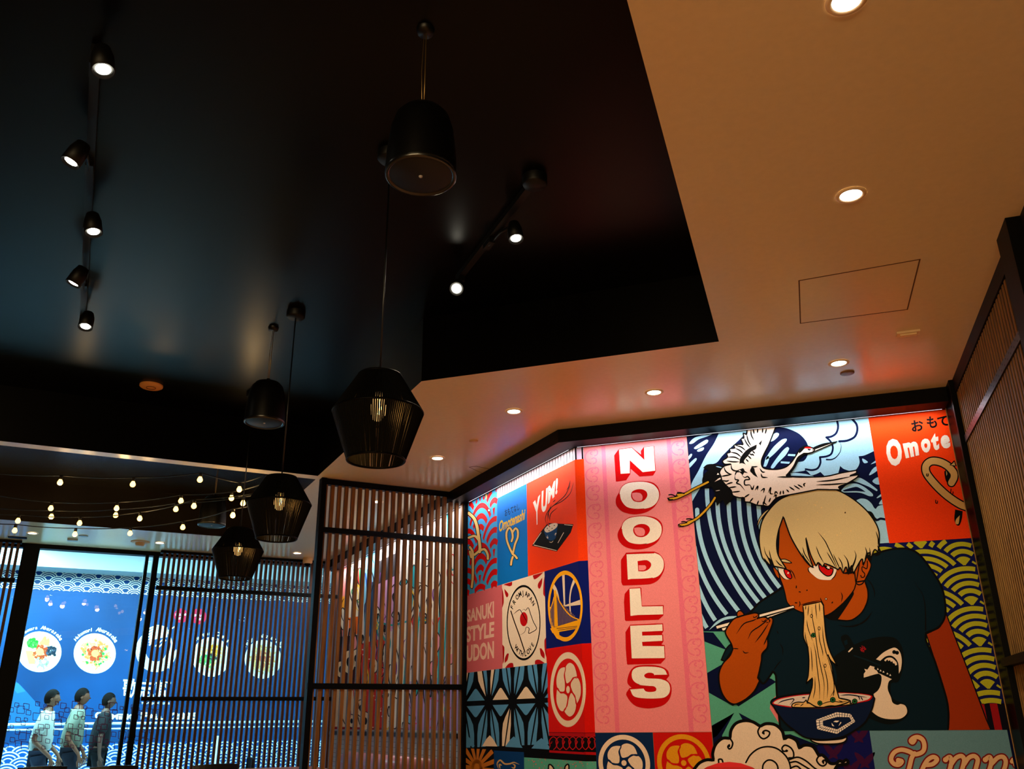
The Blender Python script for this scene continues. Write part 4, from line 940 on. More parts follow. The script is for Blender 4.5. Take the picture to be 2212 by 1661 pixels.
# red crest panel
def d_red(a): crest(a, (1227, 1489.5), 38.6, CRM, 2, rot=-.1, ry=81, ground=(205, 14, 8))
panelA('red printed panel with a cream oval fan crest, wrapping round the wall corner', u4, UC, zC, zWb, (214, 16, 6), d_red, True)
def d_lace(a):
    a.poly([(1180, 1582.5), (1263, 1583.5), (1263, 1591.5), (1180, 1589)], (176, 12, 18), 1); a.poly([(1180, 1620), (1264, 1625), (1264, 1630), (1180, 1625)], (176, 12, 18), 1)
    a.poly([(1262, 1583.5), (1290, 1583), (1290, 1591), (1262, 1591.5)], (176, 12, 18), 1); a.poly([(1262, 1624), (1290, 1625), (1290, 1631), (1262, 1630)], (176, 12, 18), 1)
    for i in range(9):
        x = 1008 + i * 74
        a.line('o', '%d,1440 %d,1400 %d,1330 %d,1290 %d,1330 %d,1400 %d,1440' % (x - 38, x - 4, x - 8, x + 36, x + 80, x + 76, x + 110), 1.8, (186, 20, 22), 2, False)
        a.line('o', '%d,1340 %d,1365 %d,1360' % (x + 20, x + 12, x + 2), 1.4, (186, 20, 22), 2, False)
panelA('black printed border with red lace scallops below the red crest panel', u5, UC, zLb - .045, zC, (8, 4, 6), d_lace, True)
# leaf lattice
def d_leaf(a):
    xs = [(-5, 905), (300, 890), (570, 880), (885, 866), (1235, 850)]; BL_ = (84, 150, 198)
    rs = random.Random(5)
    def cell(c0, c1, H_, cols):
        w_ = c1[0] - c0[0]
        def M(u, v): return (1000 + (c0[0] + w_ * u) / 5.34, 1350 + (c0[1] + (c1[1] - c0[1]) * u + v * H_) / 5.34)
        T = [(.16, -.045), (.34, -.2), (.5, -.31), (.66, -.2), (.84, -.045)]
        a.poly(spline([(*M(x, y), i in (0, 4)) for i, (x, y) in enumerate(T)], True, 4), cols[0], 1)
        for k, sh in enumerate(([(.07, -.16), (.06, -.5), (.10, -.75), (.13, -1.0), (.30, -1.0)], [(.12, -.13), (.30, -.33), (.40, -.48), (.44, -.7), (.44, -1.0), (.35, -1.0)])):
            for mir in (0, 1):
                P = [M(1 - x if mir else x, y) for x, y in sh]; a.poly(P, cols[1 + k * 2 + mir], 1)
    B_ = BL_
    C4 = [[B_, CRM, B_, B_, CRM], [CRM, CRM, B_, B_, B_], [CRM, B_, B_, B_, B_], [B_, B_, CRM, B_, B_]]
    for i in range(4): cell(xs[i], xs[i + 1], 520, [C4[i][0], C4[i][1], C4[i][2], C4[i][3], C4[i][4]])
    for i in range(4):
        cell((xs[i][0], xs[i][1] + 12), (xs[i + 1][0], xs[i + 1][1] + 12), -500, [B_, B_, CRM if i == 1 else B_, B_, CRM if i % 2 else B_])
    ys = [(-90, 1392), (180, 1396), (440, 1402), (735, 1420), (1075, 1440)]
    for i in range(4): 
        c0, c1 = ys[i], ys[i + 1]; w_ = c1[0] - c0[0]
        P = [(c0[0] + w_ * x, c0[1] + (c1[1] - c0[1]) * x + y * 470) for x, y in ((.16, -.0), (.35, -.18), (.5, -.27), (.65, -.18), (.84, -.0))]
        a.poly([(1000 + x / 5.34, 1350 + y / 5.34) for x, y in P], CRM if i in (1,) else B_, 1.5)
panelA('black printed panel with a lattice of blue and cream leaf shapes', UL, u5, zLb - .045, zS - .001, K, d_leaf)
def d_sun(a):
    c = (1030, 1660)
    for i in range(16):
        t = -PI + i * PI / 8 + .1; a.poly([(c[0] + 6 * math.cos(t - .35), c[1] + 12 * math.sin(t - .35)), (c[0] + 44 * math.cos(t - .09), c[1] + 60 * math.sin(t - .09)), (c[0] + 44 * math.cos(t + .09), c[1] + 60 * math.sin(t + .09)), (c[0] + 6 * math.cos(t + .35), c[1] + 12 * math.sin(t + .35))], (196, 116, 34), 1)
    a.disc(c, 12, (196, 116, 34), 1, 20, ry=20)
ub1, ub2 = uA(1067, 1640), uA(1132, 1640)
panelA('black printed panel with orange sun rays at the foot of the diagonal wall', UL, ub1, .3, zLb - .004, (10, 8, 8), d_sun, lift=4)
def d_scr(a): a.line('o', '410,1661 395,1600 430,1560 480,1600 540,1600 590,1585 650,1608 | 430,1661 420,1610 450,1620 | 560,1640 590,1650 600,1620 570,1600', 3.4, (206, 170, 110), 1)
panelA('deep blue printed panel with a golden curling line at the foot of the diagonal wall', ub1, ub2, .3, zLb - .010, (6, 60, 120), d_scr, lift=4)
def d_mint(a):
    rs = random.Random(9)
    for _ in range(70):
        x, y = rs.uniform(1140, 1285), rs.uniform(1638, 1660); a.disc((x, y), rs.uniform(.6, 1.6), (214, 110, 110), 1, 6)
    for s_ in ('985,1680! 990,1615 1010,1610 1040,1640 1060,1690!', '1170,1690! 1180,1630 1210,1605 1222,1630 1220,1690!'): a.fill('o', s_, CRM, 2, out=2.4)
panelA('mint green printed panel with pink specks at the foot of the wall corner', ub2, UC, .3, zLb - .045, (84, 172, 150), d_mint, True)

# ---- colourful print behind the slatted screen
BQ = rectA(-11.45, UL - .06, 1.116, 3.1)
a = Art('A', clip=BQ); a.poly(BQ, (222, 204, 196), 0)
TEAL = (30, 160, 165); LIL = (176, 140, 190)
for s_, c, L in (('200,500! 280,480! 275,940! 200,960!', (224, 130, 124), 1), ('280,480! 355,440! 350,840! 285,850!', (236, 222, 196), 1), ('285,840! 350,830! 352,925! 285,935!', (236, 110, 30), 2),
                 ('180,950! 350,930! 352,1215! 180,1220!', (60, 18, 20), 2), ('362,440! 445,400! 440,700 410,860 368,990!', (120, 186, 214), 1), ('445,590! 545,560! 530,920! 440,880!', (206, 150, 190), 1),
                 ('435,540! 560,480! 560,600! 440,660!', (34, 26, 30), 2), ('352,980! 480,950! 485,1480! 350,1480!', (206, 50, 36), 2), ('590,470! 860,240! 860,800! 600,900!', (240, 232, 214), 1),
                 ('590,1190! 880,1150! 880,1520! 590,1520!', LIL, 2), ('180,1225! 345,1230! 345,1490! 180,1480!', (226, 206, 190), 2), ('390,650! 440,640! 440,960! 400,1000!', (24, 60, 90), 2), ('180,1430! 600,1440! 600,1460! 180,1455!', (150, 20, 30), 3),
                 ('225,740! 262,720! 262,860! 225,900!', (236, 160, 40), 2), ('520,900! 600,860! 600,1200! 500,1200!', (240, 228, 206), 2), ('490,1240! 600,1230! 600,1450! 490,1450!', (236, 226, 206), 3)):
    a.fill('t', s_, c, L)
for s_, w_, c in (('615,500 630,700 600,1000 585,1200', 4, TEAL), ('690,440 690,650 660,900 640,1200', 3.5, TEAL), ('725,420 720,700 730,1000', 2.5, TEAL), ('785,640 775,900 770,1200', 4, TEAL), ('600,860 520,880 440,870 480,960', 4, TEAL), ('820,280 825,600 800,1100', 3, TEAL),
                  ('375,600 385,700 375,800 400,900 380,980', 3, (30, 90, 170)), ('300,560 330,640 300,700 340,760', 2, (40, 150, 90)), ('345,580 350,700', 4, (40, 160, 90))): a.line('t', s_, w_, c, 4, False)
for s_ in ('225,600 240,700 230,800 245,900', '300,600 290,700 320,800', '650,640 720,680 700,760', '500,700 540,660 530,800 560,900', '530,950 560,1100 540,1200', '680,950 710,1080 690,1250 720,1400', '740,1150 780,1300 760,1450', '260,1250 240,1350 280,1450', '500,1250 560,1300 540,1440 500,1400', '620,1240 650,1400', '350,1290 330,1350 350,1440', '780,660 775,760 785,900', '400,560 420,640 400,720', '610,640 640,760 600,860'):
    a.line('t', s_, 2.4, K, 5)
for x, y, r_ in ((285, 1080, 13), (325, 1060, 10), (240, 1120, 9), (350, 1330, 9), (375, 1400, 10), (300, 1400, 7), (420, 1100, 8)):
    cx_, cy_ = 640 + x / 2.512, 1000 + y / 2.512; a.disc((cx_, cy_), r_ + 2, K, 5, 18, ry=r_ * 1.9 + 2); a.disc((cx_, cy_), r_, CRM, 6, 18, ry=r_ * 1.9); a.disc((cx_, cy_), r_ * .4, K, 7, 12, ry=r_ * .8)
rs = random.Random(12)
for _ in range(120):
    x, y = rs.uniform(200, 860), rs.uniform(480, 1480); r_ = rs.uniform(14, 60); t = rs.uniform(0, 6); c_ = rs.choice((K, K, K, TEAL, (206, 40, 40), CRM, (120, 60, 140), (240, 200, 60)))
    P_ = ' '.join('%d,%d' % (x + r_ * .35 * math.cos(t + k * 1.1) * (1 - k * .1), y + r_ * 1.6 * math.sin(t + k * 1.1) * (1 - k * .1)) for k in range(rs.choice((3, 4, 5, 7))))
    a.line('t', P_, rs.uniform(1.6, 3.6), c_, 5 + rs.random() * 2)
for _ in range(34):
    x, y = rs.uniform(200, 860), rs.uniform(520, 1470); w_ = rs.uniform(8, 22); h_ = rs.uniform(20, 70)
    a.fill('t', '%d,%d %d,%d %d,%d %d,%d' % (x, y - h_, x + w_, y + rs.uniform(-10, 10), x, y + h_, x - w_, y + rs.uniform(-20, 20)), rs.choice(((236, 226, 206), (220, 60, 50), (236, 150, 160), (120, 180, 214), TEAL, (250, 190, 60), LIL, (240, 236, 226))), 3.5 + rs.random(), out=1.6, oL=.2)
rs = random.Random(2)
for _ in range(26): a.disc((640 + rs.uniform(356, 478) / 2.512, 1000 + rs.uniform(1000, 1470) / 2.512), 1.6, (244, 230, 214), 5, 6)
for _ in range(18): a.disc((640 + rs.uniform(600, 860) / 2.512, 1000 + rs.uniform(1220, 1480) / 2.512), rs.uniform(1.5, 5), (206, 70, 110), 5, 8)
a.build('wall_mural', label='brightly coloured comic-style print on the wall seen through the timber slat screen', cat=WALLART)
mb = MB(); dbox(mb, 4.57, 4.607, 10.6, 16.6, 1.055, 1.095, mat('dark_ledge', (30, 34, 38), .5))
tag(mb.build('trim_2'), kind='structure')

# ================================================================ PRINTED HOARDING ACROSS THE CONCOURSE
def hpos(x, y): p = onp(x, y, NW, PLANES['H'][1]); return float(p @ np.array([S, S, 0])), float(p[2])
HBLUE = (8, 62, 112)
def hoard_mat():
    m = mat('hoarding_blue_print', HBLUE, .5, .2, noise=.35, nscale=.9); return m
hq = Art('H', uv=True)
m = hoard_mat(); zt = hpos(51, 1222)[1]
hq.mb.face([hq.P(p, -.5) for p in ((-6, .0), (8, .0), (8, zt), (-6, zt))], m)
hz = hq.build('printed_hoarding', label='long blue printed hoarding across the concourse with bowls, logo and COMING FALL 2025', cat='hoarding')
h = Art('H', uv=True)
zb1 = hpos(61, 1263)[1]
h.poly([(-4.5, zt), (6.5, zt), (6.5, zb1 + .10), (-4.5, zb1 + .10)], (16, 58, 116), 0)
seigaiha(h, -3.2, 5.6, zb1 - .06, zt, .135, ((1, .89), (.78, .68), (.56, .46)), (236, 228, 214), 2, cx=.03, cz=zb1 - .045, n=24, squash=.95, gap=1.02)
zl = hpos(200, 1608)[1]
h.poly([(-4.5, zl + .02), (6.5, zl + .02), (6.5, 0), (-4.5, 0)], (20, 76, 140), 0)
seigaiha(h, -3.2, 5.6, .05, zl, .17, ((1, .88), (.74, .62), (.46, .36)), (225, 232, 236), 2, cx=.0, cz=.1, n=22, squash=.9, gap=1.02)
o = h.build('wave_scale_border', hz)
h = Art('H')
h.fill('r', '-40,1140! 60,1035 130,1060 250,1190! 330,1290! 330,1350! -40,1400!', (36, 92, 142), 1)
h.fill('r', '60,1035! 130,1060! 180,1115! 120,1130! 90,1090! 60,1100! 30,1075!', (50, 110, 158), 1.5)
h.build('mountain', hz)
def dish(cx, cy, rx, ry, kind, label):
    a = Art('H'); W2 = (250, 250, 246)
    a.disc((cx, cy), rx, W2, 2, 36, ry=ry); a.disc((cx, cy), rx * .8, (226, 222, 208), 3, 30, ry=ry * .8)
    rs = random.Random(int(cx))
    cols = {0: [(220, 180, 110), (232, 200, 140)], 1: [(226, 170, 96), (214, 150, 90), (236, 190, 120)], 2: [(236, 210, 150), (240, 190, 110)], 3: [(232, 190, 120), (220, 160, 90)]}[kind]
    for _ in range(170):
        t, q_ = rs.uniform(0, 2 * PI), rs.uniform(0, .72) ; x, y = cx + math.cos(t) * rx * q_, cy + math.sin(t) * ry * q_
        t2 = rs.uniform(0, 2 * PI); a.ribbon(spline([(x - 5 * math.cos(t2), y - 5 * math.sin(t2)), (x + rs.uniform(-2, 2), y + rs.uniform(-2, 2)), (x + 5 * math.cos(t2), y + 5 * math.sin(t2))], False, 4), 3.0, rs.choice(cols), 3.5 + rs.random() * .4, taper=False)
    def pile(ox, oy, r_, col, n, col2=None):
        for _ in range(n):
            t, q_ = rs.uniform(0, 2 * PI), rs.uniform(0, 1) ** .5
            a.disc((cx + ox * rx + math.cos(t) * r_ * rx * q_, cy + oy * ry + math.sin(t) * r_ * ry * q_), rs.uniform(1.8, 3.8), col if rs.random() < .7 or not col2 else col2, 4.2 + rs.random() * .5, 6)
    if kind == 0:
        pile(-.3, -.42, .22, (40, 140, 40), 60, (80, 180, 60)); pile(.55, -.02, .24, (30, 40, 50), 50, (60, 70, 84)); pile(.1, .55, .3, (150, 210, 120), 60, (220, 236, 200)); pile(.05, .02, .34, (170, 60, 30), 80, (190, 90, 50)); pile(.25, -.5, .2, (226, 150, 80), 40)
        for i in range(5): a.ribbon([(cx - rx * .6 + i * 3, cy - ry * .05), (cx - rx * .45 + i * 3, cy + ry * .6)], 3, (230, 180, 90), 4.5, taper=False)
    if kind == 1: pile(0, 0, .36, (190, 70, 36), 90, (160, 50, 30)); pile(.0, .0, .62, (60, 150, 60), 26); pile(0, 0, .7, (200, 120, 60), 40)
    if kind == 2: pile(-.2, .2, .4, (60, 150, 80), 50, (120, 180, 90)); pile(.2, -.3, .3, (236, 150, 40), 40); pile(.1, 0, .2, (60, 60, 60), 20)
    if kind == 3: pile(0, 0, .4, (200, 90, 60), 80, (226, 130, 80)); pile(0, 0, .6, (240, 180, 110), 40)
    if kind < 2: a.disc((cx + 1, cy), rx * .18, (250, 206, 90), 5.4, 16, ry=ry * .18)
    o = a.build('dish_print', hz, label=label); return o
dish(85.2, 1407.8, 47.5, 44, 0, 'white bowl with greens, seaweed and an egg yolk, leftmost on the hoarding')
dish(204.6, 1411.5, 45.5, 43.5, 1, 'white bowl with minced meat and an egg yolk, second on the hoarding')
dish(456, 1419, 41, 43, 2, 'white bowl seen through the slats, third on the hoarding')
dish(568, 1424, 39.5, 42, 3, 'white bowl seen through the slats, rightmost on the hoarding')
# captions, logo, names
h = Art('H'); WH2 = (250, 250, 250)
def arched(t, cx, cy, rx, ry, a0, a1, size):
    n = len(t)
    for i, ch in enumerate(t):
        if ch == ' ': continue
        an = math.radians(a0 + (a1 - a0) * (i + .5) / n); x, y = cx + rx * math.sin(an), cy - ry * math.cos(an)
        h.glyph(ch, (x, y), (math.cos(an) * size, math.sin(an) * size), (math.sin(an) * size + .25 * size, -math.cos(an) * size), WH2, 2, bold=.035)
arched('Homura Aburasoba', 85, 1406, 50, 47.5, -44, 64, 10); arched('Hakumori Aburasoba', 205, 1410, 48.5, 47, -58, 64, 11)
arched('Butter Cheese', 456, 1418, 45, 47, -50, 62, 11); arched('Tokyo Aburasoba', 568, 1423, 44, 46, -60, 62, 11)
h.build('captions', hz)
h = Art('H'); rs = random.Random(8)
cx, cy = 337, 1406
for i in range(9):       # ring of noodle strands
    r_ = 24 + i * 2.5; h.disc((cx, cy), r_, WH2, 2, 40, r_ - 1.8, math.radians(20 - i * 3), math.radians(215 + i * 4), ry=r_ * 1.04)
for i in range(7):
    h.line('r', '%d,%d %d,%d %d,%d' % (1040 - i * 1 + 10, 790 - i * 19, 1090 + i * 3, 745 - i * 15, 1170, 730 - i * 10), 3.6, WH2, 2, False)
for i in range(4): h.line('r', '%d,%d %d,%d %d,%d' % (1180 + i * 8, 700 + i * 22, 1205 + i * 3, 780 + i * 26, 1180 + i * 3, 880 + i * 24), 3.0, WH2, 2, False)
h.line('r', '1090,800 1150,745 | 1100,820 1165,755 | 1180,690 1230,660', 2.6, WH2, 2, False)
o = h.build('noodle_ring_logo', hz); o['label'] = 'white ring of noodle strands'
h = Art('H')
h.text('歌志軒', [(266, 1465), (370, 1470), (368, 1511), (265, 1507)], WH2, 2, bold=.018)
o = h.build('name_lettering', hz); o['label'] = 'white Japanese name'
h = Art('H')
h.text('KAJIKEN', [(306, 1516), (366, 1517), (366, 1523), (306, 1522)], WH2, 2, bold=.03)
h.build('small_lettering', hz)
h = Art('H')
for t, x0, x1, yt in (('C', 205, 220, 1537.5), ('OMING', 222, 293, 1541.5), ('F', 304, 318, 1538), ('ALL', 320, 354, 1542), ('2025', 372, 427, 1538.5)):
    h.text(t, [(x0, yt), (x1, yt + .3), (x1, 1554.6), (x0, 1554)], WH2, 2, bold=.06)
o = h.build('lettering', hz); o['label'] = 'white lettering COMING FALL 2025'
h = Art('H')
for cx, cy, r_ in ((391, 1330, 15.5), (429, 1331.5, 17)):
    h.disc((cx, cy), r_, (214, 40, 76), 2, 24); h.text('REGULAR', [(cx - 12, cy - 5), (cx + 12, cy - 5), (cx + 12, cy), (cx - 12, cy)], WH2, 3, bold=.02); h.text('2025', [(cx - 6, cy + 3), (cx + 6, cy + 3), (cx + 6, cy + 8), (cx - 6, cy + 8)], WH2, 3, bold=.02)
h.build('round_badges', hz)
# ================================================================ CEILING FIXTURES
LENS = mat('downlight_lens', (255, 244, 226), emit=14)
TRIMW = mat('white_trim_ring', (226, 200, 160), .4)
dls = [(1829, 2, 'round recessed downlight cut by the top edge of the photo', 1), (1838, 422, 'large bright recessed downlight in the beige ceiling, above the access panel', 1), (1812, 785, 'recessed downlight in front of the crane picture, beside the sprinkler disc', 1),
       (1413, 848, 'recessed downlight in front of the NOODLES banner', 1), (1110, 889, 'recessed downlight right of the nearest pendant lamp', 1), (945, 990, 'recessed downlight near the corner above the slatted screen', 1),
       (815, 1084, 'recessed downlight seen through the top of the slatted screen', .5), (70, 1152, 'recessed downlight at the far left of the strip above the window', .12), (345, 1173, 'recessed downlight above the big window pane, beside the smoke alarm', .12), (642, 1195, 'recessed downlight beside the dome camera', .12)]
for x, y, lab, pw in dls:
    p = atz(x, y, HS - .003)
    mb = MB(); mb.lathe([(0, 0), (.044, 0)], LENS, 24)
    r0 = empty('downlight', (p[0], p[1], HS - .003), lab, 'ceiling light', 'recessed downlights')
    o = mb.build('lens', r0)
    mb = MB(); mb.lathe([(.042, .001), (.046, -.003), (.058, -.003), (.062, .002)], TRIMW, 28); mb.build('trim_ring', r0)
    light('downlight_beam', 'SPOT', (p[0], p[1], HS - .02), 80 * pw, WARM, target=(p[0], p[1], 0), spot_size=math.radians(120), spot_blend=1.0, shadow_soft_size=.04)
# more downlights of the same row behind the camera
for x, y in ((.35, 1.1), (.35, -.2), (.35, -1.6)):
    light('downlight_beam', 'SPOT', (x, y, HS - .02), 130, AMBER, target=(x, y, 0), spot_size=math.radians(130), spot_blend=1.0, shadow_soft_size=.04)

LINE = mat('ceiling_joint', (96, 66, 38), .8)
def outline(name, corners, wd, label, cat, z=HS, m=LINE):
    P = [atz(x, y, z) for x, y in corners]; c = sum(P) / len(P); r0 = empty(name, (c[0], c[1], z), label, cat)
    mb = MB()
    for i in range(4):
        a, b = P[i], P[(i + 1) % 4]; d = b - a; L = np.linalg.norm(d); d /= L; n_ = np.array([-d[1], d[0], 0])
        mb.box((a + b) / 2 + np.array([0, 0, -.0008]), (L + wd, wd, .0016), m, (d, n_, (0, 0, 1)))
    local(mb.build('joint_line', r0))
    mb = MB(); mb.face([p * .985 + c * .015 + np.array([0, 0, -.001]) for p in P], BEIGE if m is LINE else BLACKC); local(mb.build('hatch', r0)); return r0
outline('access_panel', ((1726, 606), (1987, 560), (1960, 668), (1729, 698)), .006, 'square access hatch in the beige ceiling above the crane picture', 'access panel')
outline('access_panel', ((1014, 1009), (1029, 1007), (1058, 1013), (1042, 1022)), .005, 'small access hatch in the beige ceiling beside the black beam', 'access panel')
# sprinkler discs
def disc_thing(name, x, y, z, r, h, m, label, cat, prof=None):
    p = atz(x, y, z); mb = MB(); mb.lathe(prof or [(0, -h), (r * .8, -h), (r, -h * .7), (r, 0)], m, 26); o = mb.build(name); o.location = (p[0], p[1], z); return tag(o, label, cat)
disc_thing('sprinkler_cover', 1830, 805, HS, .042, .008, mat('cover_brown', (120, 84, 56), .5), 'flat round sprinkler cover beside the downlight over the crane picture', 'sprinkler')
disc_thing('sprinkler_cover', 1023, 952, HS, .034, .008, mat('cover_pale', (200, 160, 120), .5), 'flat round sprinkler cover near the corner of the black beam', 'sprinkler')
disc_thing('sprinkler_cover', 180, 1157, HS, .05, .01, mat('cover_grey', (150, 170, 172), .5), 'small round sprinkler cover above the window, beside the square sensor', 'sprinkler')
# strobe / vent on the beige ceiling
p = atz(1961, 718, HS); v = empty('exit_strobe', (p[0], p[1], HS), 'small cream rectangular fixture on the ceiling beside the access hatch', 'ceiling fixture')
mb = MB(); mb.box((p[0], p[1], HS - .006), (.12, .055, .012), TRIMW); local(mb.build('housing', v))
mb = MB(); mb.box((p[0], p[1], HS - .016), (.085, .028, .010), mat('cream_plastic', (232, 206, 160), .35)); local(mb.build('lens', v))
p = atz(157, 1164, HS); mb = MB(); mb.box((0, 0, -.012), (.11, .07, .024), mat('cover_grey', (150, 170, 172)), ((S, S, 0), (-S, S, 0), (0, 0, 1))); o = mb.build('square_sensor'); o.location = (p[0], p[1], HS); tag(o, 'small square sensor on the ceiling strip above the window', 'sensor')
p = atz(38, 1160.5, HS); mb = MB(); mb.box((0, 0, -.004), (.19, .09, .008), BLACK, ((S, S, 0), (-S, S, 0), (0, 0, 1))); o = mb.build('slot_grille'); o.location = (p[0], p[1], HS); tag(o, 'black rectangular slot grille on the ceiling strip at the far left', 'grille')
# smoke alarms
def alarm(x, y, z, r, m, label):
    p = atz(x, y, z); r0 = empty('smoke_alarm', (p[0], p[1], z), label, 'smoke alarm')
    mb = MB(); mb.lathe([(0, -.012), (r * .9, -.012), (r, -.006), (r, 0)], m, 28); mb.build('base', r0)
    mb = MB(); mb.lathe([(0, -.05), (r * .42, -.05), (r * .5, -.03), (r * .5, -.012)], m, 24); mb.build('sensor_cap', r0)
def flat_alarm(x, y, z, r, m, label):
    p = atz(x, y, z); r0 = empty('smoke_alarm', (p[0], p[1], z), label, 'smoke alarm')
    mb = MB(); mb.lathe([(0, -.02), (r * .86, -.02), (r, -.012), (r, 0)], m, 30); mb.build('base', r0)
    mb = MB(); mb.lathe([(r * .38, -.021), (r * .38, -.024), (r * .42, -.024), (r * .42, -.021)], mat('alarm_ring', (110, 70, 34), .5), 24); mb.build('ring', r0)
flat_alarm(327, 832, HR, .085, mat('alarm_peach', (226, 150, 76), .5), 'round orange-tinted smoke alarm on the black ceiling')
alarm(303, 1170, HS, .105, mat('alarm_cream', (196, 160, 120), .5), 'round smoke alarm above the big window pane')
p = atz(665, 1205, HS); r0 = empty('dome_camera', (p[0], p[1], HS), 'small dome security camera on the ceiling beside the slatted screen', 'security camera')
mb = MB(); mb.lathe([(0, -.075), (.05, -.075), (.062, -.06), (.062, 0)], mat('alarm_cream', (196, 160, 120)), 26); mb.build('housing', r0)
mb = MB(); mb.lathe([(0, -.115), (.02, -.108), (.036, -.09), (.042, -.075)], BLACKG, 20); mb.build('dome', r0)

# ---------------------------------------------------------------- track lights on the black ceiling
SPOTE = mat('spot_lens', (255, 248, 225), emit=30); CAN = mat('spot_can_black', (3, 3, 3), .5, .25)
REFL = mat('spot_reflector', (150, 130, 70), .3, .5, metal=.6)
def track(name, P0, P1, label, heads, canopy=None):
    P0 = np.array(P0); P1 = np.array(P1); c = (P0 + P1) / 2; d = (P1 - P0); L = np.linalg.norm(d); d = d / L; n_ = np.array([-d[1], d[0], 0])
    root = empty(name, (c[0], c[1], HR), label, 'track light')
    mb = MB(); mb.box(c + np.array([0, 0, -.016]), (L, .036, .032), CAN, (d, n_, (0, 0, 1))); local(mb.build('rail', root))
    if canopy is not None:
        mb = MB(); mb.lathe([(0, -.05), (.055, -.05), (.06, -.04), (.06, 0)], CAN, 22, (canopy[0], canopy[1], HR)); local(mb.build('feed_canopy', root))
    for (lx, ly, zl, along, tgt, rad) in heads:
        lensp = atz(lx, ly, zl); base = P0 + d * along; base = np.array([base[0], base[1], HR - .035])
        ax = np.array(tgt, float) - lensp; ax /= np.linalg.norm(ax)
        back = lensp - ax * .10
        mb = MB(); mb.box(base + np.array([0, 0, -.012]), (.09, .034, .03), CAN, (d, n_, (0, 0, 1)))
        mb.tube([base + np.array([0, 0, -.02]), (base + back) / 2 + np.array([0, 0, .012]), back], .009, CAN, 8)
        h_ = local(mb.build('stem', root))
        mb = MB(); mb.lathe([(0, -.115), (rad * .72, -.11), (rad * .95, -.07), (rad, 0), (rad * .92, 0), (rad * .8, -.010), (rad * .6, -.014)], CAN, 24, lensp, ax)
        hd = local(mb.build('lamp_head', root))
        mb = MB(); mb.lathe([(0, -.008), (rad * .64, -.008)], SPOTE, 20, lensp, ax); l_ = mb.build('lens', hd)
        local(l_); l_['label'] = 'glowing lens'
        light('track_spot', 'SPOT', tuple(lensp + ax * .01), 20, (1, .80, .52), target=tuple(tgt), spot_size=math.radians(62), spot_blend=.8, shadow_soft_size=.03)
    return root
T0 = np.array([*atz(209, 96, HR)[:2], HR]); T1 = np.array([*atz(180, 690, HR)[:2], HR])
TL = np.linalg.norm(T1 - T0)
track('track_light', T0, T1, 'long black ceiling track at the left carrying five lit spot heads',
      [(223, 153, HR - .19, TL * .03, (-1.5, 2.0, 0.3), .042), (151, 352, HR - .19, TL * .30, (-3.7, 1.7, .3), .042), (202, 503, HR - .19, TL * .52, (-2.3, 2.9, .3), .042), (157, 614, HR - .19, TL * .78, (-4.7, 2.7, .3), .042), (184, 707, HR - .19, TL * .97, (-3.4, 3.0, .3), .042)])
R0 = np.array([*atz(1155, 382, HR)[:2], HR]); R1 = np.array([*atz(990, 596, HR)[:2], HR]); RL = np.linalg.norm(R1 - R0)
track('track_light', R0, R1, 'short black ceiling track near the middle carrying two lit spot heads',
      [(1115, 517, HR - .17, RL * .55, (-.6, 3.0, .4), .040), (986, 624, HR - .17, RL * .98, (-.9, 1.5, 1.0), .042)], canopy=R0)

# ---------------------------------------------------------------- hanging loudspeakers
SPK = mat('speaker_black', (3, 3, 3), .4, .3); GRL = mat('speaker_grille', (8, 9, 10), .5, .3)
def speaker(x, y, zb_, sc, label, ring=(10, 9, 8)):
    root = empty('hanging_speaker', (x, y, zb_), label, 'loudspeaker', 'hanging loudspeakers')
    r_ = .125 * sc; h_ = .27 * sc
    mb = MB(); mb.lathe([(r_, .004), (r_ * 1.0, .03), (r_ * .98, h_ * .35), (r_ * .9, h_ * .7), (r_ * .78, h_ * .9), (r_ * .6, h_), (0, h_ * 1.02)], SPK, 36); mb.build('body', root)
    mb = MB(); mb.lathe([(0, .0), (r_ * .8, -.002), (r_ * .9, .003)], GRL, 32); mb.lathe([(0, -.006), (r_ * .05, -.004), (r_ * .06, 0)], mat('badge_silver', (160, 160, 160), .3), 10); mb.build('grille', root)
    mb = MB(); mb.lathe([(r_ * .88, .002), (r_ * .95, -.005), (r_ * 1.01, .0), (r_ * 1.01, .012)], mat('speaker_rim', (12, 13, 14), .25, .6), 36); mb.build('rim', root)
    mb = MB(); mb.tube([(0, 0, h_), (0, 0, h_ + .03)], .012, SPK, 8)
    mb.tube([(0.004, 0, h_ + .02), (.004, 0, HR - zb_)], .0022, mat('steel_wire', (150, 120, 70), .3, .5, metal=.8), 6); mb.tube([(-.006, .004, h_ + .02), (-.012, .004, (h_ + HR - zb_) / 2), (-.006, .004, HR - zb_)], .0016, MATS['steel_wire'], 6); mb.build('hanging_wire', root)
    mb = MB(); mb.lathe([(0, -.02), (.03, -.02), (.035, 0)], SPK, 16, (0, 0, HR - zb_)); mb.build('ceiling_plate', root)
    return root
p = atz(909, 378, 2.99); speaker(p[0], p[1], 2.985, 1.0, 'large black hanging loudspeaker nearest the camera')
p = atz(571, 912, 2.98); speaker(p[0], p[1], 2.975, 1.0, 'black hanging loudspeaker beside the middle pendant cord')
p = atz(457, 1135, 2.93); speaker(p[0], p[1], 2.93, 1.0, 'black hanging loudspeaker among the string lights')

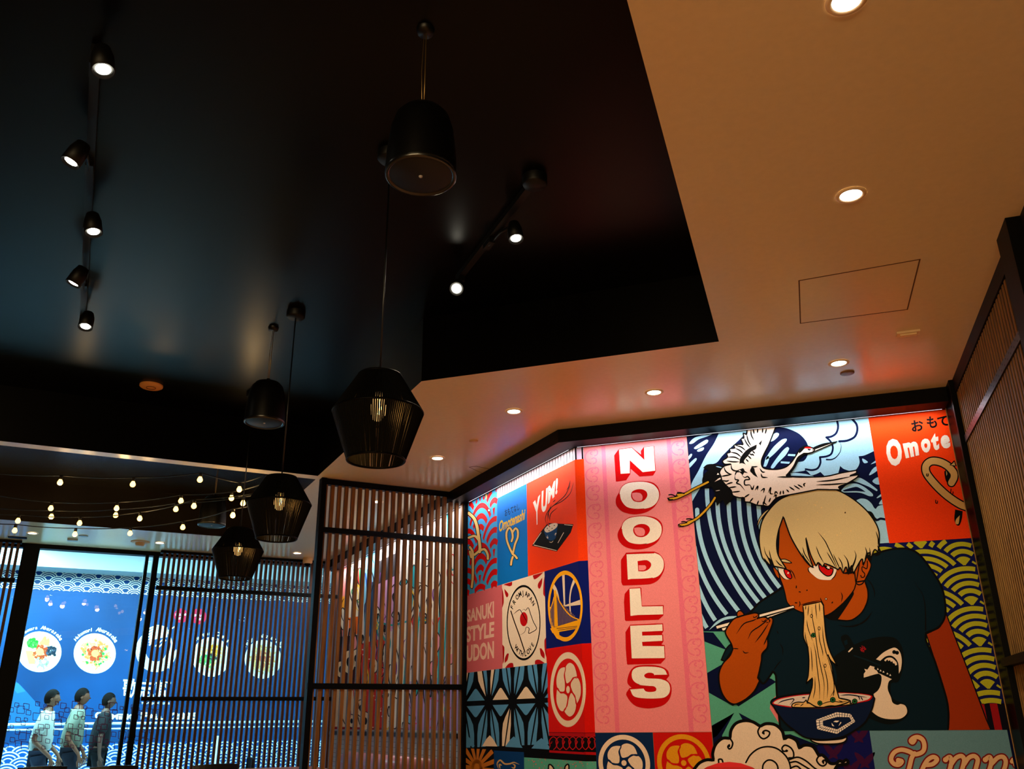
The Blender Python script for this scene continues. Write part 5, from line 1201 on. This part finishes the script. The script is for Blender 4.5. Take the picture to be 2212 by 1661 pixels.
# ---------------------------------------------------------------- pendant lamps with wound-string shades
STR = mat('black_string', (4, 4, 3), .6, .15, noise=.3, nscale=900); FIL = mat('filament_glow', (255, 214, 130), emit=60, ecol=(255, 206, 120))
def bulb_glass():
    m = bpy.data.materials.new('amber_bulb_glass'); m.use_nodes = True; nt = m.node_tree; nt.nodes.clear()
    o = nt.nodes.new('ShaderNodeOutputMaterial'); mx = nt.nodes.new('ShaderNodeMixShader'); t = nt.nodes.new('ShaderNodeBsdfTransparent'); e = nt.nodes.new('ShaderNodeEmission')
    t.inputs[0].default_value = (1, .75, .4, 1); e.inputs[0].default_value = (1, .6, .22, 1); e.inputs[1].default_value = 3.0; mx.inputs[0].default_value = .45
    nt.links.new(t.outputs[0], mx.inputs[1]); nt.links.new(e.outputs[0], mx.inputs[2]); nt.links.new(mx.outputs[0], o.inputs[0]); return m
BG = bulb_glass()
def pendant():
    root = empty('pendant_lamp', (0, 0, 0), 'pendant', 'pendant lamp', 'string pendant lamps')
    RT, RM, RB = .088, .182, .115; ZT, ZM, ZB_ = .36, .20, 0.0; N = 132; rs = random.Random(11)
    mb = MB()
    for i in range(N):
        t = 2 * PI * i / N; t2 = t + .02; w_ = .0037
        def ring(r, z, tt): return np.array([r * math.cos(tt), r * math.sin(tt), z])
        a = ring(RT, ZT, t); b = ring(RM, ZM, t); c = ring(RB, ZB_, t + rs.uniform(-.012, .012))
        if rs.random() < .09: c = ring(RB, ZB_, t + .045)
        for p_, q_, r1_, r2_ in ((a, b, .0026, .0042), (b, c, .0043, .0031)): mb.tube([p_, q_], [r1_, r2_], STR, 4, smooth=False, cap=False)
    sh = mb.build('shade', root)
    mb = MB()
    for r, z in ((RM, ZM), (RB, ZB_)):
        m1 = MB(); m1.tube([(r * math.cos(2 * PI * k / 40), r * math.sin(2 * PI * k / 40), z) for k in range(41)], .005, BLACK, 6, cap=False); m1.build('frame_ring', root)
    mb.tube([(RT * math.cos(2 * PI * k / 40), RT * math.sin(2 * PI * k / 40), ZT) for k in range(41)], .005, BLACK, 6, cap=False)
    mb.box((0, 0, ZT), (RT * 2, .006, .004), BLACK); mb.box((0, 0, ZT), (.006, RT * 2, .004), BLACK); mb.build('top_frame', root)
    mb = MB(); mb.lathe([(.0, ZT + .01), (.018, ZT + .01), (.021, ZT - .02), (.021, ZT - .07), (0, ZT - .07)], BLACK, 16); mb.build('socket', root)
    mb = MB(); mb.lathe([(.013, ZT - .07), (.02, ZT - .09), (.032, ZT - .13), (.032, ZT - .16), (.02, ZT - .19), (0, ZT - .198)], BG, 18); b_ = mb.build('bulb', root)
    mb = MB(); mb.tube([(0, 0, ZT - .09), (.004, 0, ZT - .11), (.006, .004, ZT - .14), (0, .004, ZT - .165)], .0065, FIL, 6); mb.build('filament', b_)
    return root
def hang(root, x, y, zb_, label, first):
    r = root if first else copytree(root, (x, y, zb_))
    r.location = (x, y, zb_); r['label'] = label
    L = HR - zb_
    mb = MB(); mb.tube([(0, 0, .36), (0, 0, L)], .0042, mat('cord_black', (6, 6, 5), .3, .5), 8); mb.build('cord', r)
    mb = MB(); mb.lathe([(0, -.045), (.05, -.045), (.058, -.035), (.058, 0)], CAN, 26, (0, 0, L)); mb.build('ceiling_rose', r)
    light('pendant_glow', 'POINT', (x, y, zb_ + .20), 1.3, (1, .62, .25), shadow_soft_size=.025)
pd = pendant()
first = True
hangs = []
for (x, y, w_, lab) in ((812, 994, 198, 'nearest and largest string-wound black pendant lamp'), (597, 1163, 137, 'middle string-wound black pendant lamp with its ceiling rose in view'), (508, 1249, 108, 'farthest and smallest string-wound black pendant lamp, in front of the window')):
    d = .366 * F / w_; P_ = CAM + ray(x, y) * d
    hangs.append((P_, lab))
for k, (P_, lab) in enumerate(hangs[1:] + hangs[:1]):
    pass
pr = None
roots = [pd, copytree(pd, (0, 0, 0)), copytree(pd, (0, 0, 0))]
for r_, (P_, lab) in zip(roots, hangs): hang(r_, P_[0], P_[1], P_[2], lab, True)

# ---------------------------------------------------------------- string lights in the second recess
SLB = mat('string_bulb_glow', (255, 214, 140), emit=5, ecol=(255, 196, 100)); CBL = mat('rubber_cable', (12, 10, 8), .5)
proto_b = None
def strand(z, bulbs, ends, label, fillers=()):
    P0 = atz(*ends[0], z + .045); root = empty('string_light', tuple(P0), label, 'string lights', 'strands of string lights')
    pp = []
    BP = [atz(x, y, z) for x, y in bulbs]
    nodes = [(P0, False)] + [(b_ + np.array([0, 0, .052]), True) for b_ in BP] + [(atz(*ends[1], z + .06), False)]
    path = []
    for i in range(len(nodes) - 1):
        a, b = nodes[i][0], nodes[i + 1][0]; sag = .018 * np.linalg.norm(b - a)
        for k in range(10):
            u = k / 10; path.append(a * (1 - u) + b * u - np.array([0, 0, sag * 4 * u * (1 - u)]))
    path.append(nodes[-1][0])
    mb = MB(); mb.tube(path, .0045, CBL, 6); local(mb.build('cable', root))
    for b_ in BP:
        mb = MB(); mb.lathe([(0, .052), (.012, .052), (.014, .04), (.0135, .02), (0, .02)], CBL, 12, b_); local(mb.build('socket', root))
        mb = MB(); mb.lathe([(.010, .022), (.014, .014), (.0215, -.002), (.0205, -.014), (.013, -.024), (0, -.028)], SLB, 14, b_); o = local(mb.build('bulb', root))
    return BP
allb = []
for z, bl, en, lab in ((3.02, [(130, 1041), (287, 1045), (432, 1035), (517, 1056)], ((-60, 1018), (566, 1029)), 'string lights strand highest in the photo, crossing the dark recess'),
                       (2.98, [(-25, 1080), (110, 1097), (252, 1097), (391, 1081), (500, 1075)], ((-120, 1070), (566, 1046)), 'second string lights strand from the top, sagging across the dark recess'),
                       (2.96, [(111, 1115), (250, 1112), (380, 1099), (525, 1086)], ((-60, 1092), (575, 1062)), 'third string lights strand from the top, sagging across the dark recess'),
                       (2.90, [(39, 1124), (172, 1129), (302, 1119), (419, 1092)], ((-80, 1105), (560, 1064)), 'fourth string lights strand from the top, at the far edge of the dark recess'),
                       (2.85, [(32, 1145), (162, 1153), (281, 1151), (395, 1138), (503, 1112)], ((-80, 1125), (590, 1080)), 'lowest string lights strand, hanging against the pale ceiling strip')):
    allb += strand(z, bl, en, lab)
for i in range(0, len(allb), 3):
    b_ = allb[i]; light('string_bulb_glow', 'POINT', tuple(b_ + np.array([0, 0, -.04])), 2.0, (1, .62, .24), shadow_soft_size=.03)
# metal hook where the strands end
p = atz(573, 1028, HR - .3)

# ================================================================ FURNITURE AT THE FOOT OF THE PHOTO
def table(x, y, z, L, W_, ang, label):
    root = empty('dining_table', (x, y, 0), label, 'table', 'dining tables', rotz=ang)
    mb = MB(); mb.box((0, 0, z - .02), (L, W_, .04), WOODT); mb.build('tabletop', root)
    mb = MB(); mb.lathe([(0, 0), (.24, 0), (.24, .012), (.04, .03), (.035, z - .05), (.16, z - .04), (0, z - .04)], BLACK, 20); mb.build('pedestal', root)
    return root
def chair(m, rounded=False):
    root = empty('dining_chair', (0, 0, 0), '', 'chair')
    mb = MB(); mb.box((0, 0, .45), (.42, .42, .04), m); mb.build('seat', root)
    mb = MB(); n = 14; W_ = .20
    if rounded:
        # upholstered shell with an arched top
        pf_, pb_ = [], []
        for i in range(n + 1):
            t = PI * i / n; x_ = -.26 * math.cos(t); z_ = .62 + .30 * math.sin(t) ** .8
            c_ = .06 * (1 - (x_ / .26) ** 2); pf_.append((x_, -.19 - c_, z_)); pb_.append((x_, -.235 - c_, z_ - .01))
        pf_ += [(.24, -.19, .46), (-.24, -.19, .46)]; pb_ += [(.24, -.235, .46), (-.24, -.235, .46)]
        N_ = len(pf_); mb.raw(pf_ + pb_, [tuple(range(N_)), tuple(range(N_, 2 * N_))[::-1]] + [(i, (i + 1) % N_, N_ + (i + 1) % N_, N_ + i) for i in range(N_)], m)
    else:
        for i in range(8):
            t0, t1 = -1 + 2 * i / 8, -1 + 2 * (i + 1) / 8
            f = lambda t: np.array([.205 * t, -.20 - .035 * (1 - t * t), 0])
            a, b = f(t0), f(t1); zz = (.70, .84 + .01 * (1 - t0 * t0))
            for off in (0,):
                mb.raw([a + [0, 0, zz[0]], b + [0, 0, zz[0]], b + [0, 0, zz[1]], a + [0, 0, zz[1]], a + [0, -.018, zz[0]], b + [0, -.018, zz[0]], b + [0, -.018, zz[1]], a + [0, -.018, zz[1]]],
                       [(0, 1, 2, 3), (7, 6, 5, 4), (3, 2, 6, 7), (0, 4, 5, 1), (0, 3, 7, 4), (1, 5, 6, 2)], m)
    mb.build('backrest', root)
    for sx in (-1, 1):
        for sy in (-1, 1):
            top = .78 if (sy < 0 and not rounded) else .44
            mb = MB(); mb.tube([(sx * .19, sy * .20, 0), (sx * .18, sy * .19, .44), (sx * .19, sy * .21, top)], .014, BLACK, 8); mb.build('leg', root)
    return root
CB = mat('chair_black', (8, 8, 8), .4, .4); CR = mat('chair_red', (206, 16, 14), .45, .3)
bc = chair(CB)
def put(root, px_, py_, ztop, b, ang, label, htop=.85, copy=True):
    # b: depth plane (y-x) the chair stands on
    P_ = onp(px_, py_, NW, b * S); r = copytree(root, (P_[0], P_[1], 0), ang) if copy else root
    r.location = (P_[0], P_[1], 0); r.rotation_euler = (0, 0, ang); r['label'] = label; return r
cs = [(95, 1650, 14.1, .75, 'black dining chair below the left end of the big window pane'), (244, 1650, 13.6, .8, 'black dining chair below the right half of the big window pane'),
      (497, 1645, 14.8, 2.3, 'black dining chair behind the wooden table left of the slatted screen'), (455, 1652, 13.2, .85, 'black dining chair at the left end of the wooden table')]
for k, (x, y, b, an, lab) in enumerate(cs):
    put(bc, x, y, .85, b, an, lab, copy=(k > 0))
for o in SC.objects:
    if o.name.startswith('dining_chair') and o.parent is None: o['group'] = 'black dining chairs by the window'
p = onp(575, 1649, NW, 13.9 * S); table(p[0] + .0, p[1] + .0, .755, 1.15, .7, PI / 4, 'wooden-topped dining table left of the slatted screen')
rc = chair(CR, True); p = onp(1574, 1646, NB, 5.2); rc.scale = (p[2] / .92,) * 3; rc.location = (p[0], p[1] - .24, 0); rc.rotation_euler = (0, 0, PI); rc['label'] = 'red chair with an arched back at the bottom edge in front of the crane picture'
# booth seat glimpsed behind the screen
bs = empty('booth_bench', A2(4.1, 11.6, 0), 'dusky pink upholstered booth bench behind the slatted screen', 'bench', rotz=0)
BM = mat('booth_vinyl', (170, 104, 112), .35, .4)
mb = MB(); dbox(mb, 3.5, 4.3, 10.9, 14.6, .1, .45, BM); local(mb.build('seat', bs))
mb = MB(); dbox(mb, 4.30, 4.55, 10.9, 14.6, .45, .80, BM)
ends = [A2(4.42, 10.9, .80), A2(4.42, 14.6, .80)]; mb.tube(ends, .09, BM, 14); local(mb.build('backrest', bs))
mb = MB(); dbox(mb, 3.6, 4.5, 10.95, 14.55, 0, .1, BLACK); local(mb.build('plinth', bs))

# ================================================================ CONCOURSE: RAIL AND PEOPLE
RL_ = mat('rail_white', (235, 240, 240), .3)
zr = float(onp(120, 1564, NW, 20.3 * S)[2])
rl = empty('handrail', A2(0, 20.3, 0), 'pale handrail running along the foot of the blue hoarding', 'handrail')
mb = MB(); mb.tube([A2(-8, 20.3, zr), A2(9, 20.3, zr)], .018, RL_, 10); local(mb.build('top_rail', rl))
zr2 = float(onp(120, 1575.5, NW, 20.3 * S)[2])
mb = MB(); mb.tube([A2(-8, 20.3, zr2), A2(9, 20.3, zr2)], .011, RL_, 8); local(mb.build('lower_rail', rl))
for a in (-6.0, -2.9, 1.02, 3.35, 6.4):
    mb = MB(); c = A2(a, 20.3, zr / 2 - .09); mb.box(c, (.05, .02, zr - .19), RL_, ((S, S, 0), (-S, S, 0), (0, 0, 1))); local(mb.build('baluster', rl))

def person(px_, ptop, b, label, shirt, trouser, stride, face=1, scale=1.0, hairc=(16, 12, 10), skin=(120, 78, 58), arm=.5):
    """walking figure in profile: x axis = walking direction; skin-modifier body, head with face, clothes as separate meshes"""
    P_ = onp(px_, ptop, NW, b * S); H = float(P_[2]) * 1.0; s = H / 1.76
    root = empty('person', (P_[0], P_[1], 0), label, 'person'); root.rotation_euler = (0, 0, PI / 4 if face > 0 else PI / 4 + PI)
    SK = mat('skin_%d' % skin[0], skin, .6); HM = mat('hair_dark', hairc, .8, .05); TM = mat('shirt_%d_%d' % (shirt[0], shirt[2]), shirt, .8); PM = mat('trouser_%d' % trouser[0], trouser, .85)
    def skinned(name, verts, edges, radii, m, parent, root_i=0, lev=1):
        me = bpy.data.meshes.new(name); me.from_pydata([Vector(v) * s for v in verts], edges, [])
        o = bpy.data.objects.new(name, me); COL.objects.link(o)
        md = o.modifiers.new('Skin', 'SKIN'); 
        for i, r in enumerate(radii):
            sv = me.skin_vertices[0].data[i]; r = r if isinstance(r, tuple) else (r, r); sv.radius = (r[0] * s, r[1] * s); sv.use_root = (i == root_i)
        o.modifiers.new('Sub', 'SUBSURF').levels = lev; o.modifiers['Sub'].render_levels = lev
        dg = bpy.context.evaluated_depsgraph_get(); me2 = bpy.data.meshes.new_from_object(o.evaluated_get(dg)); bpy.data.objects.remove(o)
        for p in me2.polygons: p.use_smooth = True
        me2.materials.clear(); me2.materials.append(m)
        o = bpy.data.objects.new(name, me2); COL.objects.link(o); o.parent = parent; return o
    st = stride
    hip, kneeF, ankF, toeF = (0, 0, .92), (.10 * st + .04, -.09, .50), (.24 * st, -.09, .09), (.24 * st + .16, -.09, .04)
    kneeB, ankB, toeB = (-.06 * st + .03, .09, .50), (-.30 * st, .09, .13), (-.30 * st + .13, .09, .03)
    chest, neck, head = (.02, 0, 1.33), (.03, 0, 1.50), (.05, 0, 1.64)
    shR, shL = (.02, -.19, 1.42), (.02, .19, 1.42)
    elR, wrR = (-.08 * arm, -.24, 1.12), (.12 * arm, -.23, .90); elL, wrL = (-.02 + .06 * arm, .24, 1.12), (.20 * arm, .23, .92)
    V_ = [hip, (0, 0, 1.10), chest, neck, (.04, 0, 1.56), (0, -.09, .90), kneeF, ankF, toeF, (0, .09, .90), kneeB, ankB, toeB, shR, elR, wrR, shL, elL, wrL]
    E_2 = [(0, 1), (1, 2), (2, 3), (3, 4), (0, 5), (5, 6), (6, 7), (7, 8), (0, 9), (9, 10), (10, 11), (11, 12), (2, 13), (13, 14), (14, 15), (2, 16), (16, 17), (17, 18)]
    Rr = [(.11, .14), (.105, .13), (.125, .16), .068, .06, .09, .055, .035, .03, .085, .055, .035, .03, .05, .038, .026, .05, .038, .026]
    for wr, sy in ((15, -1), (18, 1)):       # palm, four fingers, thumb
        w0 = V_[wr]; k = len(V_); V_.append((w0[0] + .02, w0[1], w0[2] - .06)); E_2.append((wr, k)); Rr.append((.02, .03))
        for fi, (dx, ln) in enumerate(((-.028, .075), (-.010, .088), (.009, .084), (.027, .068))):
            V_.append((w0[0] + .02 + dx, w0[1], w0[2] - .10)); V_.append((w0[0] + .035 + dx, w0[1] - sy * .006, w0[2] - .09 - ln)); n_ = len(V_); E_2 += [(k, n_ - 2), (n_ - 2, n_ - 1)]; Rr += [.009, .008]
        V_.append((w0[0] + .055, w0[1] + sy * -.012, w0[2] - .065)); V_.append((w0[0] + .065, w0[1] - sy * .012, w0[2] - .10)); n_ = len(V_); E_2 += [(k, n_ - 2), (n_ - 2, n_ - 1)]; Rr += [.010, .009]
    body = skinned('body', V_, E_2, Rr, SK, root)
    # head with brow, nose, lips, chin, ear
    hm = MB(); n1, n2 = 20, 24; hv = []; hc = np.array([.055, 0, 1.645])
    for i in range(n1 + 1):
        th = PI * i / n1
        for j in range(n2):
            ph = 2 * PI * j / n2; x_, y_, z_ = math.sin(th) * math.cos(ph), math.sin(th) * math.sin(ph), math.cos(th)
            rx, ry, rz = .092, .072, .114
            if z_ < 0: rx *= 1 - .22 * abs(z_) if x_ < 0 else 1 - .10 * abs(z_); ry *= 1 - .32 * abs(z_)
            px2 = x_ * rx
            if x_ > .6 and abs(y_) < .35:
                f = (x_ - .6) / .4 * (1 - abs(y_) / .35)
                px2 += f * (.028 * math.exp(-((z_ + .14) / .13) ** 2) + .012 * math.exp(-((z_ + .45) / .07) ** 2) + .012 * math.exp(-((z_ + .78) / .12) ** 2) + .006 * math.exp(-((z_ - .18) / .08) ** 2) - .008 * math.exp(-((z_ - .02) / .07) ** 2))
            hv.append((hc + np.array([px2, y_ * ry, z_ * rz])) * s)
    hf = [(i * n2 + j, i * n2 + (j + 1) % n2, (i + 1) * n2 + (j + 1) % n2, (i + 1) * n2 + j) for i in range(n1) for j in range(n2)]
    hm.raw(hv, hf, SK, True)
    for sy in (-1, 1):
        hm.lathe([(.004 * s, .004 * s), (.012 * s, .007 * s), (.016 * s, .002 * s), (.012 * s, -.008 * s)], SK, 12, np.array([.045, sy * .072, 1.632]) * s, (0, sy, 0))
        hm.lathe([(0, .004 * s), (.009 * s, 0)], mat('eye_dark', (20, 14, 12), .3), 8, np.array([.134, sy * .030, 1.655]) * s, (1, sy * .4, 0))
    hm.build('head', root)
    hr = MB(); hv = []; nn1 = 12
    for i in range(nn1 + 1):
        th = PI * .70 * i / nn1
        for j in range(n2):
            ph = 2 * PI * j / n2; x_, y_, z_ = math.sin(th) * math.cos(ph), math.sin(th) * math.sin(ph), math.cos(th)
            lim = .52 if x_ > .30 else (.12 if x_ > -.05 else -.6)
            if z_ < lim: z_ = lim
            hv.append((hc + np.array([-.006, 0, .006]) + np.array([x_ * .099, y_ * .079, z_ * .121])) * s)
    hr.raw(hv, [(i * n2 + j, i * n2 + (j + 1) % n2, (i + 1) * n2 + (j + 1) % n2, (i + 1) * n2 + j) for i in range(nn1) for j in range(n2)], HM, True); hr.build('hair', root)
    # shirt and trousers follow the body a little outside it
    mid = lambda a, b, t: tuple(a[i] + (b[i] - a[i]) * t for i in range(3))
    skinned('shirt', [(0, 0, .93), (0, 0, 1.10), chest, (.03, 0, 1.46), shR, mid(shR, elR, .85), shL, mid(shL, elL, .85)], [(0, 1), (1, 2), (2, 3), (2, 4), (4, 5), (2, 6), (6, 7)],
            [(.165, .19), (.165, .18), (.175, .20), (.085, .09), .095, .075, .095, .075], TM, root)
    skinned('trousers', [(0, 0, .95), (0, -.09, .88), kneeF, mid(kneeF, ankF, .88), (0, .09, .88), kneeB, mid(kneeB, ankB, .88)], [(0, 1), (1, 2), (2, 3), (0, 4), (4, 5), (5, 6)], [(.125, .16), .10, .075, .062, .10, .075, .062], PM, root)
    for a_, t_ in ((ankF, toeF), (ankB, toeB)):
        skinned('shoe', [(a_[0] - .04, a_[1], a_[2] - .03), (a_[0] + .05, a_[1], max(.04, a_[2] - .05)), (t_[0] + .02, t_[1], .032)], [(0, 1), (1, 2)], [.042, .042, .032], mat('shoe_dark', (18, 16, 16), .5), root)
    return root
person(107, 1490, 18.6, 'person with short dark hair, pale T-shirt and dark trousers walking right, leftmost of three outside', (196, 200, 190), (28, 34, 52), 1.0, arm=1.2)
person(172, 1487, 19.3, 'person with short dark hair, khaki top and dark jeans walking right, middle of three outside', (120, 122, 104), (16, 20, 34), .9, arm=.9, skin=(110, 66, 46))
person(230, 1497, 19.9, 'person dressed in black near the hoarding, rightmost and farthest of three outside', (12, 12, 14), (8, 8, 12), .25, arm=.1, skin=(90, 60, 48))
